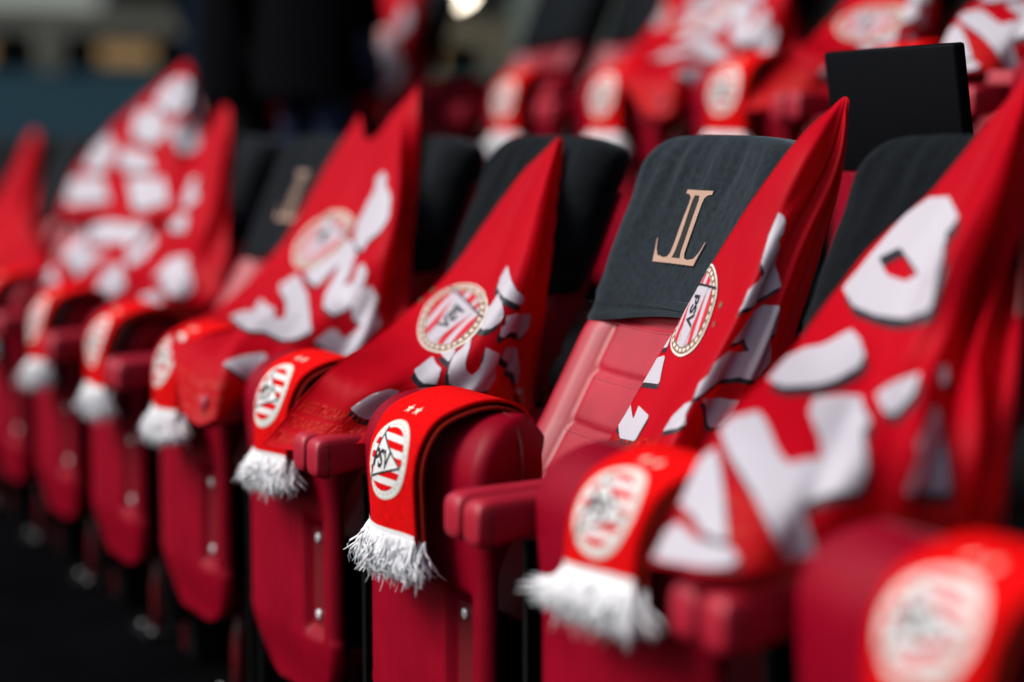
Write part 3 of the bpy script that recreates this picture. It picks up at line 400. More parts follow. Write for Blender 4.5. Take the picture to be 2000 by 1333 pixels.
'F1': {"seat":1,"P":[[[0.0897,0.4637,1.2222],[0.0956,0.465,1.2252],[0.1008,0.466,1.2277],[0.1083,0.4651,1.2255],[0.109,0.4714,1.2167]],[[0.024,0.4002,1.0947],[0.0974,0.3709,1.0965],[0.1909,0.3219,1.0989],[0.1593,0.3814,1.0976],[0.1366,0.441,1.0966]],[[-0.0499,0.3379,0.9941],[0.0755,0.2961,0.9897],[0.2128,0.2379,0.9939],[0.1928,0.3163,0.9901],[0.1997,0.3756,0.9886]],[[0.0322,0.16,0.8841],[0.1354,0.16,0.8825],[0.2272,0.17,0.8859],[0.2531,0.23,0.8854],[0.3057,0.27,0.889]],[[0.1528,-0.03,0.8131],[0.2681,-0.02,0.8119],[0.345,0.0239,0.8146],[0.345,0.1267,0.8066],[0.345,0.2272,0.7989]],[[0.2408,-0.17,0.6964],[0.345,-0.1293,0.7086],[0.345,-0.0201,0.7091],[0.345,0.0877,0.7149],[0.345,0.2193,0.7134]]],"folds":[[1.2,0.2,0.008,0.2],[0.62,0.04,0.014,0.08,0],[0.76,0.03,-0.018,0.0,0],[0.85,0.028,0.018,0.0,0],[0.93,0.02,-0.012,0.0,0],[0.33,0.06,-0.01,0.2,0]],"white":[[[[0.4704,0.0234],[0.4469,0.03],[0.4222,0.0345],[0.3961,0.0368],[0.3833,0.036],[0.3574,0.0301],[0.3307,0.0191],[0.3033,0.004],[0.2933,0.004],[0.2726,0.0187],[0.2528,0.0415],[0.249,0.0554],[0.2397,0.1707],[0.2407,0.1874],[0.2594,0.2553],[0.2626,0.2628],[0.275,0.325],[0.2864,0.2977],[0.3074,0.2853],[0.3122,0.2896],[0.3593,0.4237],[0.3701,0.4388],[0.3997,0.4704],[0.4288,0.4978],[0.4574,0.5207],[0.4654,0.5243],[0.4805,0.5185],[0.4824,0.5052],[0.4865,0.4211],[0.4866,0.3199],[0.4888,0.3083],[0.4981,0.2466],[0.4988,0.2334],[0.4963,0.1254],[0.4947,0.1097],[0.4775,0.0286]],[[0.4005,0.0886],[0.3708,0.1447],[0.3711,0.1636],[0.3866,0.2349],[0.4002,0.2812],[0.4041,0.2872],[0.4231,0.2661],[0.4249,0.26],[0.4274,0.193],[0.4257,0.1792],[0.4047,0.0915]]],[[[0.6708,0.0143],[0.645,0.0105],[0.6201,0.0086],[0.6142,0.0111],[0.5911,0.0436],[0.5882,0.0504],[0.5748,0.1004],[0.5709,0.1093],[0.5541,0.1402],[0.5374,0.1722],[0.5355,0.1818],[0.5454,0.2324],[0.5479,0.2397],[0.5676,0.279],[0.5708,0.2823],[0.5909,0.2871],[0.595,0.2851],[0.625,0.254],[0.6292,0.2476],[0.6502,0.202],[0.6538,0.1905],[0.6652,0.1421],[0.6761,0.0924],[0.6778,0.0796],[0.6752,0.0199]]],[[[0.7934,0.0099],[0.7713,0.0172],[0.7676,0.0222],[0.7557,0.0499],[0.7436,0.0781],[0.7427,0.0868],[0.7562,0.1359],[0.7599,0.1458],[0.7763,0.1817],[0.7929,0.2145],[0.7968,0.2232],[0.8128,0.2672],[0.8125,0.2773],[0.8011,0.3168],[0.7862,0.3524],[0.7809,0.3552],[0.7496,0.3172],[0.7445,0.3092],[0.7108,0.2424],[0.7059,0.2354],[0.6784,0.2204],[0.6745,0.226],[0.664,0.2679],[0.6515,0.305],[0.6485,0.3134],[0.6415,0.3526],[0.6449,0.3636],[0.7191,0.475],[0.7246,0.4806],[0.7413,0.4712],[0.7493,0.4762],[0.7875,0.5071],[0.8218,0.531],[0.8301,0.5344],[0.865,0.5338],[0.8686,0.5271],[0.8734,0.4859],[0.8765,0.4444],[0.8771,0.433],[0.8855,0.3802],[0.8894,0.3795],[0.9262,0.42],[0.9339,0.4277],[0.9622,0.4554],[0.9893,0.4796],[0.9944,0.4818],[0.996,0.4621],[0.996,0.457],[0.991,0.404],[0.9852,0.3915],[0.9575,0.3482],[0.9317,0.3069],[0.9231,0.2925],[0.9056,0.2622],[0.89,0.234],[0.8758,0.2072],[0.869,0.193],[0.8555,0.1607],[0.8423,0.1269],[0.8291,0.0898],[0.8235,0.0752],[0.7972,0.0143]]],[[[0.8247,0.0322],[0.8414,0.0648],[0.8462,0.0722],[0.8676,0.1002],[0.8886,0.1247],[0.8963,0.1325],[0.914,0.1486],[0.9319,0.164],[0.9498,0.1792],[0.9537,0.1778],[0.9486,0.1158],[0.9467,0.1074],[0.9281,0.0648],[0.9257,0.0574],[0.9152,0.0116],[0.9121,0.0066],[0.8838,0.004],[0.8792,0.004],[0.85,0.004],[0.846,0.004],[0.8252,0.0275]]],[[[0.9898,0.004],[0.9735,0.004],[0.9572,0.004],[0.9536,0.004],[0.9396,0.0236],[0.9398,0.0314],[0.957,0.0927],[0.9586,0.1048],[0.9598,0.1489],[0.9614,0.1937],[0.9629,0.2037],[0.9775,0.2343],[0.9796,0.2353],[0.9898,0.2156],[0.9912,0.2053],[0.9941,0.1714],[0.996,0.1393],[0.996,0.1076],[0.996,0.0927],[0.996,0.0461],[0.9931,0.004]]],[[[0.6523,0.4463],[0.6331,0.4938],[0.6299,0.5044],[0.6212,0.5458],[0.62,0.5881],[0.626,0.5957],[0.676,0.6038],[0.6814,0.6008],[0.6926,0.5801],[0.7098,0.5603],[0.7121,0.5543],[0.7046,0.5178],[0.7008,0.5105],[0.6574,0.4483]]],[[[0.7041,0.6849],[0.7301,0.7213],[0.7429,0.7651],[0.7631,0.7747],[0.7962,0.7852],[0.8242,0.7941],[0.8499,0.8032],[0.875,0.8127],[0.8842,0.8098],[0.8887,0.7859],[0.875,0.725],[0.871,0.6431],[0.867,0.637],[0.8485,0.6386],[0.8311,0.6411],[0.8145,0.6453],[0.8091,0.6462],[0.7936,0.6382],[0.7878,0.6395],[0.7677,0.6495],[0.7405,0.6635],[0.7081,0.6763]]],[[[0.6207,0.6505],[0.6003,0.6875],[0.6017,0.6938],[0.6285,0.725],[0.6319,0.7253],[0.651,0.7022],[0.6498,0.6971],[0.6245,0.6519]]]],"black":[[[[0.484,0.0598],[0.4603,0.068],[0.4358,0.0751],[0.4102,0.0808],[0.3977,0.0823],[0.3724,0.0817],[0.3462,0.0782],[0.3194,0.0716],[0.3094,0.0726],[0.2884,0.0932],[0.2682,0.1125],[0.2642,0.1313],[0.2525,0.2227],[0.2528,0.233],[0.2875,0.3375],[0.284,0.3921],[0.307,0.4375],[0.3106,0.4387],[0.331,0.4125],[0.3362,0.4174],[0.3804,0.5],[0.3922,0.525],[0.4223,0.5426],[0.4503,0.5512],[0.478,0.5592],[0.486,0.5601],[0.5016,0.5568],[0.5039,0.5485],[0.509,0.4817],[0.5107,0.3909],[0.5045,0.3625],[0.5125,0.2729],[0.5133,0.2617],[0.5115,0.1633],[0.5096,0.147],[0.4911,0.0645]],[[0.4142,0.1344],[0.386,0.1959],[0.3861,0.2118],[0.3999,0.264],[0.4147,0.3136],[0.4171,0.3375],[0.4361,0.2913],[0.4377,0.2852],[0.4404,0.2299],[0.439,0.219],[0.4182,0.1368]]],[[[0.6873,0.0501],[0.661,0.0468],[0.6351,0.0447],[0.6289,0.0469],[0.6046,0.0787],[0.6016,0.0855],[0.5884,0.1378],[0.5845,0.1471],[0.5668,0.1775],[0.5493,0.2081],[0.5473,0.2172],[0.557,0.263],[0.5594,0.2695],[0.5792,0.3054],[0.5824,0.3086],[0.603,0.3141],[0.6071,0.3123],[0.6396,0.285],[0.6442,0.2795],[0.6665,0.2361],[0.6701,0.2247],[0.682,0.1773],[0.6939,0.1298],[0.6954,0.1169],[0.6918,0.0555]]],[[[0.8053,0.0313],[0.7836,0.0409],[0.7799,0.0464],[0.7685,0.0757],[0.757,0.106],[0.7562,0.1148],[0.769,0.1607],[0.7727,0.17],[0.7894,0.2041],[0.8066,0.236],[0.8108,0.2447],[0.8284,0.2885],[0.8283,0.2989],[0.8166,0.3382],[0.8034,0.3766],[0.7984,0.38],[0.7635,0.34],[0.7582,0.3323],[0.7249,0.27],[0.7197,0.2633],[0.6914,0.2498],[0.6875,0.2555],[0.676,0.2951],[0.6621,0.3305],[0.6594,0.3398],[0.668,0.4053],[0.6784,0.4248],[0.7405,0.5075],[0.7459,0.5115],[0.763,0.5016],[0.7706,0.5058],[0.8066,0.5318],[0.8403,0.5528],[0.8486,0.556],[0.8841,0.5549],[0.8877,0.548],[0.8927,0.5066],[0.8978,0.4667],[0.8997,0.4571],[0.9113,0.4143],[0.915,0.4132],[0.9481,0.4411],[0.9552,0.4473],[0.9828,0.4724],[0.996,0.4971],[0.996,0.4995],[0.996,0.475],[0.996,0.4743],[0.996,0.425],[0.996,0.4164],[0.9794,0.3731],[0.952,0.3309],[0.9426,0.3159],[0.9229,0.283],[0.9057,0.2527],[0.8903,0.2245],[0.8831,0.2098],[0.8688,0.1774],[0.8552,0.1444],[0.8418,0.1089],[0.8363,0.0951],[0.8092,0.0353]]],[[[0.8352,0.056],[0.8525,0.0883],[0.8574,0.0955],[0.879,0.1214],[0.9004,0.1447],[0.9084,0.1522],[0.9266,0.168],[0.945,0.1835],[0.9637,0.1993],[0.9677,0.1979],[0.9617,0.1345],[0.9597,0.1261],[0.9407,0.0846],[0.9382,0.0774],[0.927,0.031],[0.9238,0.026],[0.8949,0.0101],[0.8902,0.0098],[0.8606,0.0219],[0.8565,0.025],[0.8356,0.0512]]],[[[0.996,0.0084],[0.9852,0.007],[0.9685,0.0061],[0.9647,0.0086],[0.9506,0.042],[0.9509,0.05],[0.9686,0.1107],[0.9702,0.1227],[0.9717,0.1672],[0.9743,0.2143],[0.9762,0.2252],[0.9928,0.2599],[0.9954,0.2615],[0.996,0.239],[0.996,0.2274],[0.996,0.1907],[0.996,0.1574],[0.996,0.1253],[0.996,0.1106],[0.996,0.0647],[0.996,0.0165]]],[[[0.6794,0.4825],[0.6562,0.525],[0.6527,0.535],[0.6471,0.5758],[0.6565,0.6161],[0.6616,0.6223],[0.7079,0.6237],[0.7136,0.6203],[0.7238,0.6019],[0.7366,0.5836],[0.738,0.5779],[0.728,0.5435],[0.7242,0.5367],[0.6846,0.4839]]],[[[0.7194,0.7055],[0.7294,0.75],[0.7738,0.7815],[0.7913,0.7881],[0.8194,0.7972],[0.8454,0.8069],[0.8706,0.8156],[0.8957,0.8238],[0.9054,0.8213],[0.9104,0.7972],[0.9167,0.7755],[0.8913,0.6646],[0.885,0.6516],[0.8655,0.6537],[0.8472,0.6583],[0.8294,0.6666],[0.8235,0.669],[0.8073,0.6508],[0.8015,0.6524],[0.7793,0.6699],[0.751,0.6862],[0.7215,0.6974]]],[[[0.6337,0.6791],[0.619,0.7171],[0.6184,0.7222],[0.6349,0.746],[0.6375,0.7456],[0.6658,0.7255],[0.6668,0.7206],[0.6375,0.6798]]]],"pole":[[0.1053,0.4715,1.2168],[0.345,0.2221,0.7362]]},
'F6': {"seat":6,"P":[[[-0.1383,0.4382,1.2091],[-0.1376,0.444,1.2229],[-0.1258,0.4474,1.2309],[-0.1039,0.4473,1.2306],[-0.0637,0.4436,1.2219]],[[-0.234,0.3753,1.0594],[-0.0618,0.3537,1.0555],[0.0833,0.3348,1.058],[0.1017,0.3548,1.0582],[0.1029,0.3847,1.0579]],[[-0.3426,0.3112,0.9306],[-0.0585,0.2802,0.9282],[0.1611,0.2586,0.9243],[0.2411,0.2798,0.9272],[0.2688,0.3199,0.9275]],[[-0.3254,0.16,0.8218],[-0.1182,0.18,0.8057],[0.0813,0.2,0.8042],[0.2134,0.24,0.8112],[0.345,0.282,0.8182]],[[-0.1115,0.0,0.7515],[0.1448,0.02,0.7436],[0.345,0.0571,0.7489],[0.345,0.1689,0.7407],[0.345,0.2701,0.7366]]],"folds":[[2.4,0.3,0.01,0.1],[5,0.1,0.004,0.1]],"white":[[[[0.2819,0.0917],[0.2745,0.3751],[0.2625,0.3],[0.3651,0.4545],[0.3766,0.4521],[0.4354,0.3954],[0.4379,0.3842],[0.3928,0.111],[0.3825,0.0993],[0.2907,0.0856]]],[[[0.476,0.2025],[0.4601,0.4162],[0.4631,0.4248],[0.5241,0.4553],[0.5306,0.4511],[0.5523,0.372],[0.5494,0.3543],[0.4821,0.1625]]],[[[0.7791,0.4718],[0.7223,0.4775],[0.6713,0.4872],[0.6619,0.4978],[0.6533,0.6441],[0.669,0.7],[0.7738,0.7801],[0.8699,0.8081],[0.8916,0.8098],[0.9679,0.7666],[0.9762,0.7572],[0.958,0.6829],[0.9368,0.6689],[0.778,0.5304],[0.768,0.5099],[0.7878,0.4741]]],[[[0.6092,0.0358],[0.5347,0.0263],[0.5333,0.0374],[0.6039,0.2418],[0.6152,0.2611],[0.695,0.3462],[0.7067,0.3426],[0.7493,0.222],[0.7434,0.2079],[0.6748,0.1062],[0.6228,0.0441]]],[[[0.7846,0.0934],[0.7513,0.1554],[0.7561,0.1758],[0.883,0.3591],[0.8996,0.3653],[0.9627,0.3619],[0.996,0.3589],[0.996,0.3566],[0.996,0.2375],[0.996,0.225],[0.996,0.1],[0.996,0.1],[0.9578,0.1724],[0.9386,0.1694],[0.7974,0.0951]]],[[[0.9117,0.482],[0.8862,0.5917],[0.894,0.6056],[0.996,0.6539],[0.996,0.65],[0.996,0.575],[0.996,0.5744],[0.9225,0.482]]]],"black":[[[[0.2907,0.0903],[0.2777,0.3059],[0.2892,0.4022],[0.3755,0.4531],[0.3873,0.4509],[0.4476,0.3959],[0.4502,0.3853],[0.4044,0.1116],[0.3938,0.0991],[0.2998,0.0841]]],[[[0.486,0.2053],[0.4695,0.4162],[0.4725,0.425],[0.5344,0.4572],[0.541,0.4533],[0.5625,0.3746],[0.5596,0.3599],[0.4932,0.2]]],[[[0.7928,0.4736],[0.7326,0.4787],[0.6801,0.4881],[0.6704,0.4987],[0.6619,0.6439],[0.6791,0.7],[0.7884,0.7785],[0.8869,0.8073],[0.909,0.8091],[0.9856,0.7648],[0.9942,0.7553],[0.9766,0.6814],[0.9562,0.6681],[0.7933,0.5344],[0.7802,0.5125],[0.8021,0.4761]]],[[[0.6176,0.0402],[0.5422,0.0307],[0.5407,0.0415],[0.6127,0.2505],[0.6323,0.3],[0.7081,0.3537],[0.7206,0.3497],[0.7635,0.2287],[0.7576,0.2153],[0.6858,0.1154],[0.6314,0.0484]]],[[[0.7945,0.0996],[0.7608,0.1639],[0.7652,0.1824],[0.8941,0.3636],[0.9107,0.3695],[0.9747,0.3662],[0.996,0.3623],[0.996,0.361],[0.996,0.2375],[0.996,0.225],[0.996,0.1],[0.996,0.1],[0.972,0.1782],[0.9525,0.1749],[0.8068,0.1]]],[[[0.9272,0.4847],[0.9022,0.5945],[0.9086,0.6073],[0.996,0.65],[0.996,0.65],[0.996,0.575],[0.996,0.5625],[0.9381,0.4846]]]],"pole":[[-0.1035,0.4527,1.2198],[0.345,0.2792,0.8057]]},
'F7': {"seat":7,"P":[[[0.0755,0.4226,1.1719],[0.0899,0.4275,1.1835],[0.1081,0.4311,1.1921],[0.1374,0.431,1.1919],[0.1718,0.4261,1.1802]],[[-0.0405,0.3791,1.0683],[0.1364,0.3571,1.0636],[0.2937,0.3363,1.0618],[0.3134,0.3564,1.0619],[0.2963,0.388,1.0656]],[[-0.1859,0.3175,0.9454],[0.1281,0.2859,0.9416],[0.345,0.2712,0.9424],[0.345,0.3184,0.9416],[0.345,0.3676,0.9477]],[[-0.0865,0.16,0.8475],[0.1204,0.18,0.8284],[0.3218,0.2,0.8247],[0.345,0.2759,0.8239],[0.345,0.3566,0.8286]],[[0.083,0.0,0.7313],[0.345,0.0217,0.7285],[0.345,0.1043,0.7184],[0.345,0.2194,0.714],[0.345,0.3385,0.7165]]],"folds":[[2.4,0.6,0.01,0.1],[5,0.1,0.004,0.1]],"white":[[[[0.425,0.004],[0.3625,0.004],[0.3125,0.004],[0.2563,0.004],[0.2449,0.004],[0.2818,0.2668],[0.2937,0.2827],[0.354,0.3186],[0.4163,0.3746],[0.4299,0.3487],[0.4595,0.2147],[0.4755,0.004],[0.4773,0.004],[0.4375,0.004]]],[[[0.5875,0.004],[0.5125,0.004],[0.5091,0.004],[0.5977,0.1945],[0.5952,0.2187],[0.5487,0.2997],[0.5103,0.4241],[0.5111,0.4522],[0.5982,0.5583],[0.6134,0.5574],[0.6676,0.525],[0.7201,0.4875],[0.7161,0.4484],[0.6874,0.324],[0.6869,0.2957],[0.7317,0.1792],[0.724,0.1496],[0.6493,0.0043],[0.6,0.004]]],[[[0.8092,0.004],[0.7421,0.004],[0.6711,0.004],[0.6667,0.004],[0.7737,0.213],[0.7755,0.2256],[0.7342,0.3142],[0.7405,0.3317],[0.8406,0.3974],[0.8547,0.3986],[0.9291,0.3382],[0.9313,0.3231],[0.8827,0.2112],[0.8781,0.1973],[0.8226,0.0121]]],[[[0.9855,0.004],[0.931,0.004],[0.8748,0.004],[0.8703,0.004],[0.9537,0.1845],[0.9648,0.1898],[0.996,0.1],[0.996,0.0625],[0.996,0.004]]]],"black":[[[[0.4375,0.004],[0.375,0.004],[0.3199,0.004],[0.266,0.004],[0.2547,0.004],[0.2916,0.2698],[0.3037,0.2847],[0.3654,0.3254],[0.4288,0.379],[0.4428,0.3549],[0.4728,0.219],[0.4888,0.004],[0.4907,0.004],[0.45,0.004]]],[[[0.6,0.004],[0.5187,0.004],[0.5185,0.004],[0.6083,0.1996],[0.6056,0.223],[0.5591,0.3092],[0.5198,0.4305],[0.5316,0.5125],[0.6091,0.5636],[0.6245,0.5624],[0.6815,0.5375],[0.736,0.5125],[0.7354,0.4762],[0.7004,0.3316],[0.6999,0.3039],[0.745,0.1822],[0.7387,0.1592],[0.6612,0.0106],[0.6125,0.004]]],[[[0.8197,0.004],[0.7518,0.004],[0.6797,0.004],[0.6753,0.004],[0.7835,0.2158],[0.7852,0.2283],[0.7443,0.3218],[0.7506,0.3387],[0.8526,0.4059],[0.867,0.4076],[0.9414,0.3441],[0.9442,0.3292],[0.8938,0.2133],[0.8893,0.1996],[0.8332,0.0141]]],[[[0.996,0.004],[0.9402,0.004],[0.883,0.004],[0.8786,0.0083],[0.9628,0.1889],[0.974,0.194],[0.996,0.0625],[0.996,0.05],[0.996,0.004]]]],"pole":[[0.1335,0.4349,1.1775],[0.345,0.3534,0.8146]]},
'F9': {"seat":9,"P":[[[-0.5525,0.4158,1.1556],[-0.5325,0.4189,1.1631],[-0.5093,0.4213,1.1687],[-0.4736,0.4204,1.1668],[-0.4224,0.4157,1.1556]],[[-0.6213,0.3656,1.0362],[-0.4167,0.3446,1.0338],[-0.2291,0.3243,1.0331],[-0.2221,0.3443,1.0331],[-0.2492,0.374,1.0324]],[[-0.7519,0.2944,0.8904],[-0.3759,0.262,0.8847],[-0.1026,0.2424,0.8857],[-0.0234,0.2634,0.8881],[-0.014,0.3069,0.8965]],[[-0.712,0.16,0.7604],[-0.4399,0.18,0.7362],[-0.1884,0.2,0.7313],[-0.0468,0.24,0.7381],[0.025,0.28,0.7498]]],"folds":[[2.4,0.6,0.01,0.1]],"white":[],"black":[],"pole":[[-0.4753,0.4242,1.1519],[0.068,0.27,0.7437]]},
'F8': {"seat":8,"P":[[[-0.7119,0.25,0.8897],[-0.67,0.25,0.9035],[-0.629,0.25,0.9137],[-0.5817,0.25,0.9152],[-0.5368,0.25,0.9028]],[[-0.7443,0.18,0.7865],[-0.5382,0.18,0.7879],[-0.3581,0.18,0.7919],[-0.2678,0.2,0.796],[-0.1809,0.22,0.8049]],[[-0.609,0.08,0.6737],[-0.2377,0.08,0.6816],[0.0632,0.08,0.699],[0.2514,0.1,0.7112],[0.345,0.1378,0.7225]],[[-0.3804,0.0,0.6073],[0.0253,0.0,0.6231],[0.345,0.0093,0.6454],[0.345,0.0842,0.6423],[0.345,0.148,0.6458]]],"folds":[[2.4,0.2,0.008,0.1]],"white":[[[[0.6004,0.3586],[0.5674,0.4599],[0.5745,0.4664],[0.7121,0.4531],[0.7286,0.4472],[0.7738,0.3887],[0.7631,0.382],[0.6118,0.3497]]]],"black":[[[[0.617,0.3458],[0.5854,0.4516],[0.5926,0.458],[0.7388,0.4462],[0.7567,0.4406],[0.8052,0.3821],[0.7935,0.375],[0.6286,0.3363]]]],"pole":[[-0.612,0.26,0.907],[0.345,0.1422,0.6582]]},
'F12': {"seat":8,"P":[[[0.3041,0.54,1.3516],[0.3412,0.54,1.3613],[0.3828,0.54,1.3691],[0.4232,0.54,1.3647],[0.4625,0.54,1.3513]],[[0.2431,0.46,1.2591],[0.5051,0.43,1.2545],[0.6968,0.41,1.2511],[0.7209,0.44,1.251],[0.7039,0.48,1.2516]],[[0.0448,0.4,1.1548],[0.4225,0.37,1.15],[0.716,0.35,1.1457],[0.836,0.38,1.1458],[0.8694,0.44,1.15]],[[-0.1463,0.34,1.035],[0.3303,0.32,1.0355],[0.7281,0.3,1.0399],[0.9452,0.33,1.0436],[1.0675,0.38,1.0481]],[[-0.1869,0.28,0.8943],[0.3988,0.26,0.9043],[0.8531,0.24,0.9196],[1.1115,0.27,0.9292],[1.2597,0.32,0.9406]]],"folds":[[2.4,0.3,0.014,0.1],[4,0.1,0.006,0.1]],"white":[[[[0.1241,0.127],[0.0983,0.5683],[0.0999,0.6492],[0.1932,0.9846],[0.2102,0.9931],[0.3049,0.9198],[0.315,0.8905],[0.334,0.5706],[0.3369,0.5396],[0.2606,0.1261],[0.2494,0.1101],[0.1386,0.1135]]],[[[0.3242,0.0587],[0.3119,0.313],[0.3198,0.3638],[0.4177,0.5395],[0.4342,0.5429],[0.5455,0.5029],[0.5527,0.4906],[0.5116,0.263],[0.4689,0.125],[0.4036,0.0937],[0.3385,0.0582]]],[[[0.5915,0.004],[0.5064,0.0128],[0.5062,0.0235],[0.5972,0.119],[0.6125,0.1625],[0.7331,0.2202],[0.7392,0.2036],[0.7278,0.0417],[0.7195,0.0321],[0.6072,0.004]]],[[[0.4199,0.5648],[0.439,0.7878],[0.3836,0.9196],[0.3892,0.9496],[0.4678,0.9523],[0.5506,0.9566],[0.564,0.9434],[0.6223,0.8002],[0.6177,0.7871],[0.5543,0.7519],[0.4354,0.5602]]],[[[0.5946,0.2501],[0.603,0.3741],[0.6088,0.4791],[0.6156,0.4939],[0.7045,0.544],[0.7133,0.5345],[0.728,0.4702],[0.7344,0.3772],[0.7259,0.3556],[0.6031,0.2412]]],[[[0.2298,0.9937],[0.3391,0.996],[0.3477,0.9922],[0.3784,0.8455],[0.3769,0.8332],[0.2749,0.8121],[0.2621,0.8213],[0.2215,0.9823]]],[[[0.8045,0.004],[0.7887,0.0204],[0.7708,0.0674],[0.7679,0.1736],[0.7821,0.2277],[0.8447,0.287],[0.9014,0.322],[0.9131,0.3092],[0.9198,0.2206],[0.9169,0.0921],[0.9318,0.0353],[0.9273,0.02],[0.8173,0.004]]],[[[0.7769,0.4364],[0.7553,0.5117],[0.7748,0.6824],[0.7957,0.7199],[0.8612,0.7366],[0.9224,0.7488],[0.9368,0.7391],[0.9248,0.5998],[0.9344,0.4871],[0.9281,0.4741],[0.862,0.4569],[0.7905,0.424]]]],"black":[[[[0.1405,0.1296],[0.1141,0.5539],[0.113,0.6255],[0.2116,0.9605],[0.2275,0.9722],[0.3239,0.9064],[0.3346,0.8783],[0.3542,0.5673],[0.3563,0.5387],[0.2782,0.1295],[0.2668,0.1131],[0.1553,0.1169]]],[[[0.3388,0.0649],[0.329,0.3362],[0.3343,0.3709],[0.434,0.5411],[0.4507,0.5449],[0.5647,0.5038],[0.572,0.4917],[0.53,0.2693],[0.513,0.2346],[0.4193,0.0966],[0.3533,0.0642]]],[[[0.6057,0.004],[0.5191,0.0176],[0.519,0.0288],[0.6171,0.1422],[0.6512,0.2236],[0.7507,0.2242],[0.7574,0.2099],[0.7449,0.0435],[0.7364,0.034],[0.6217,0.004]]],[[[0.4356,0.5595],[0.4558,0.7845],[0.3989,0.9071],[0.405,0.9364],[0.484,0.942],[0.5677,0.9479],[0.5825,0.9349],[0.6425,0.7952],[0.6374,0.7822],[0.5714,0.7464],[0.4512,0.5544]]],[[[0.6098,0.2529],[0.6183,0.3759],[0.6244,0.48],[0.6313,0.4941],[0.7214,0.5446],[0.7303,0.5348],[0.745,0.4692],[0.7513,0.3754],[0.7428,0.3541],[0.6184,0.244]]],[[[0.2454,0.9688],[0.3547,0.9853],[0.3636,0.976],[0.4012,0.8352],[0.3988,0.8251],[0.2957,0.7977],[0.2836,0.8032],[0.2392,0.9536]]],[[[0.8181,0.004],[0.8023,0.02],[0.7843,0.0679],[0.7847,0.1889],[0.7955,0.2293],[0.8586,0.2871],[0.9161,0.3219],[0.928,0.3089],[0.935,0.2199],[0.9325,0.0916],[0.9477,0.0338],[0.9431,0.0185],[0.8312,0.004]]],[[[0.7903,0.4299],[0.7692,0.5085],[0.7839,0.672],[0.8086,0.7159],[0.8753,0.7336],[0.9374,0.746],[0.952,0.7363],[0.938,0.5904],[0.9506,0.4827],[0.9442,0.4697],[0.8769,0.4518],[0.8037,0.416]]]],"pole":[[0.484,0.53,1.3474],[1.0055,0.4,1.0468]]},
}

# ------------------------------------------------------------------ setting
PITCH = 0.575
def centre(i): return -2.51 - PITCH * (i - 2)

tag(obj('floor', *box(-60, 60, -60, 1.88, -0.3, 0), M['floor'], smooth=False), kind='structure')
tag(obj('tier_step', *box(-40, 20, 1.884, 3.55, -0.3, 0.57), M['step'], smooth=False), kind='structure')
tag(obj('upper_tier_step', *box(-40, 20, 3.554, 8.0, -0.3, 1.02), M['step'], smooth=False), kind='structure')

tag(obj('unseen_sky_blocker', *box(-45, 25, 0.9, 9.5, 6.5, 6.8), M['backwall'], smooth=False), kind='structure')  # unseen slab added overhead to block sky light and darken the stand

# ------------------------------------------------------------------ the folding seat (seat-local: x across, y back, z up; origin on the floor)
Y0 = 1.2
def back_y(z):
    if z < .70: y = 1.451 + (z - .70) * .6
    elif z < .88: y = 1.451 + .55 * (z - .70)
    else: y = 1.55 + .42 * (z - .88)
    return y - Y0

def smooth_step(a, b, x):
    t = min(max((x - a) / (b - a), 0), 1); return t * t * (3 - 2 * t)

def groove(d, w): return math.exp(-(d / w) ** 2)

def back_front(x, z):
    """front surface of the upholstered backrest"""
    y = back_y(z) - 0.030 * (abs(x) / .23) ** 2
    ax = abs(x)
    y -= 0.012 * smooth_step(.120, .150, ax) * (1 - smooth_step(.84, .88, z))
    y += 0.006 * groove(ax - .118, .006)
    if ax < .118:
        for zz in (.855, .772, .690, .610):
            y += 0.007 * groove(z - zz - .006 * (ax / .118) ** 2, .006)
        # soft swelling between the seams
        y -= 0.004 * (1 - (ax / .118) ** 2)
    return y

def slab_ring(z, w, front, thick, r, nf=56, xoff=0.0):
    """closed ring at height z: dense front edge, rounded corners, plain rear"""
    pts = []
    for k in range(nf + 1):
        x = -w + r + (2 * w - 2 * r) * k / nf
        pts.append((x, front(x, z), z))
    yr = front(w - r, z)
    for k in range(1, 8):
        a = math.pi / 2 * k / 8; pts.append((w - r + r * math.sin(a), yr + r * (1 - math.cos(a)), z))
    ye = max(yr + r + .001, front(0, z) + thick)
    for k in range(0, 5): pts.append((w - 0.02 * smooth_step(0, 4, k), yr + r + (ye - yr - r) * k / 4, z))
    for k in range(1, 12): pts.append((w - .02 - (2 * w - .04) * k / 12, ye + .012, z))
    yl = front(-w + r, z)
    for k in range(4, -1, -1): pts.append((-w + 0.02 * smooth_step(0, 4, k), yl + r + (ye - yl - r) * k / 4, z))
    for k in range(7, 0, -1):
        a = math.pi / 2 * k / 8; pts.append((-w + r - r * math.sin(a), yl + r * (1 - math.cos(a)), z))
    return [(x + xoff, y, zz) for x, y, zz in pts]

def build_backrest(parent):
    rings = []
    nz = 110
    for i in range(nz + 1):
        z = .42 + (1.05 - .42) * i / nz
        w = .203 - .02 * smooth_step(.60, .42, z) - .006 * smooth_step(.82, .88, z)
        rings.append(slab_ring(z, w, back_front, .085, .035, xoff=.006))
    b = obj('backrest', *loft(rings), M['leather'], parent)
    # stitching along the seams
    st = []
    for s in (-1, 1):
        z = .60
        while z < .885:
            p = [(s * .126, back_front(s * .126, zz) - .0012, zz) for zz in (z, z + .0045)]
            st.append(tube(p, .0009, 4)); z += .0075
    for zz in (.855, .772, .690):
        x = -.112
        while x < .112:
            q = [(xx, back_front(xx, zz - .009) - .0008, zz - .009 + .006 * (abs(xx) / .118) ** 2) for xx in (x, x + .0035)]
            st.append(tube(q, .0007, 4)); x += .006
    tag(obj('stitching', *merge(*st), M['thread'], b), kind='stuff')
    return b

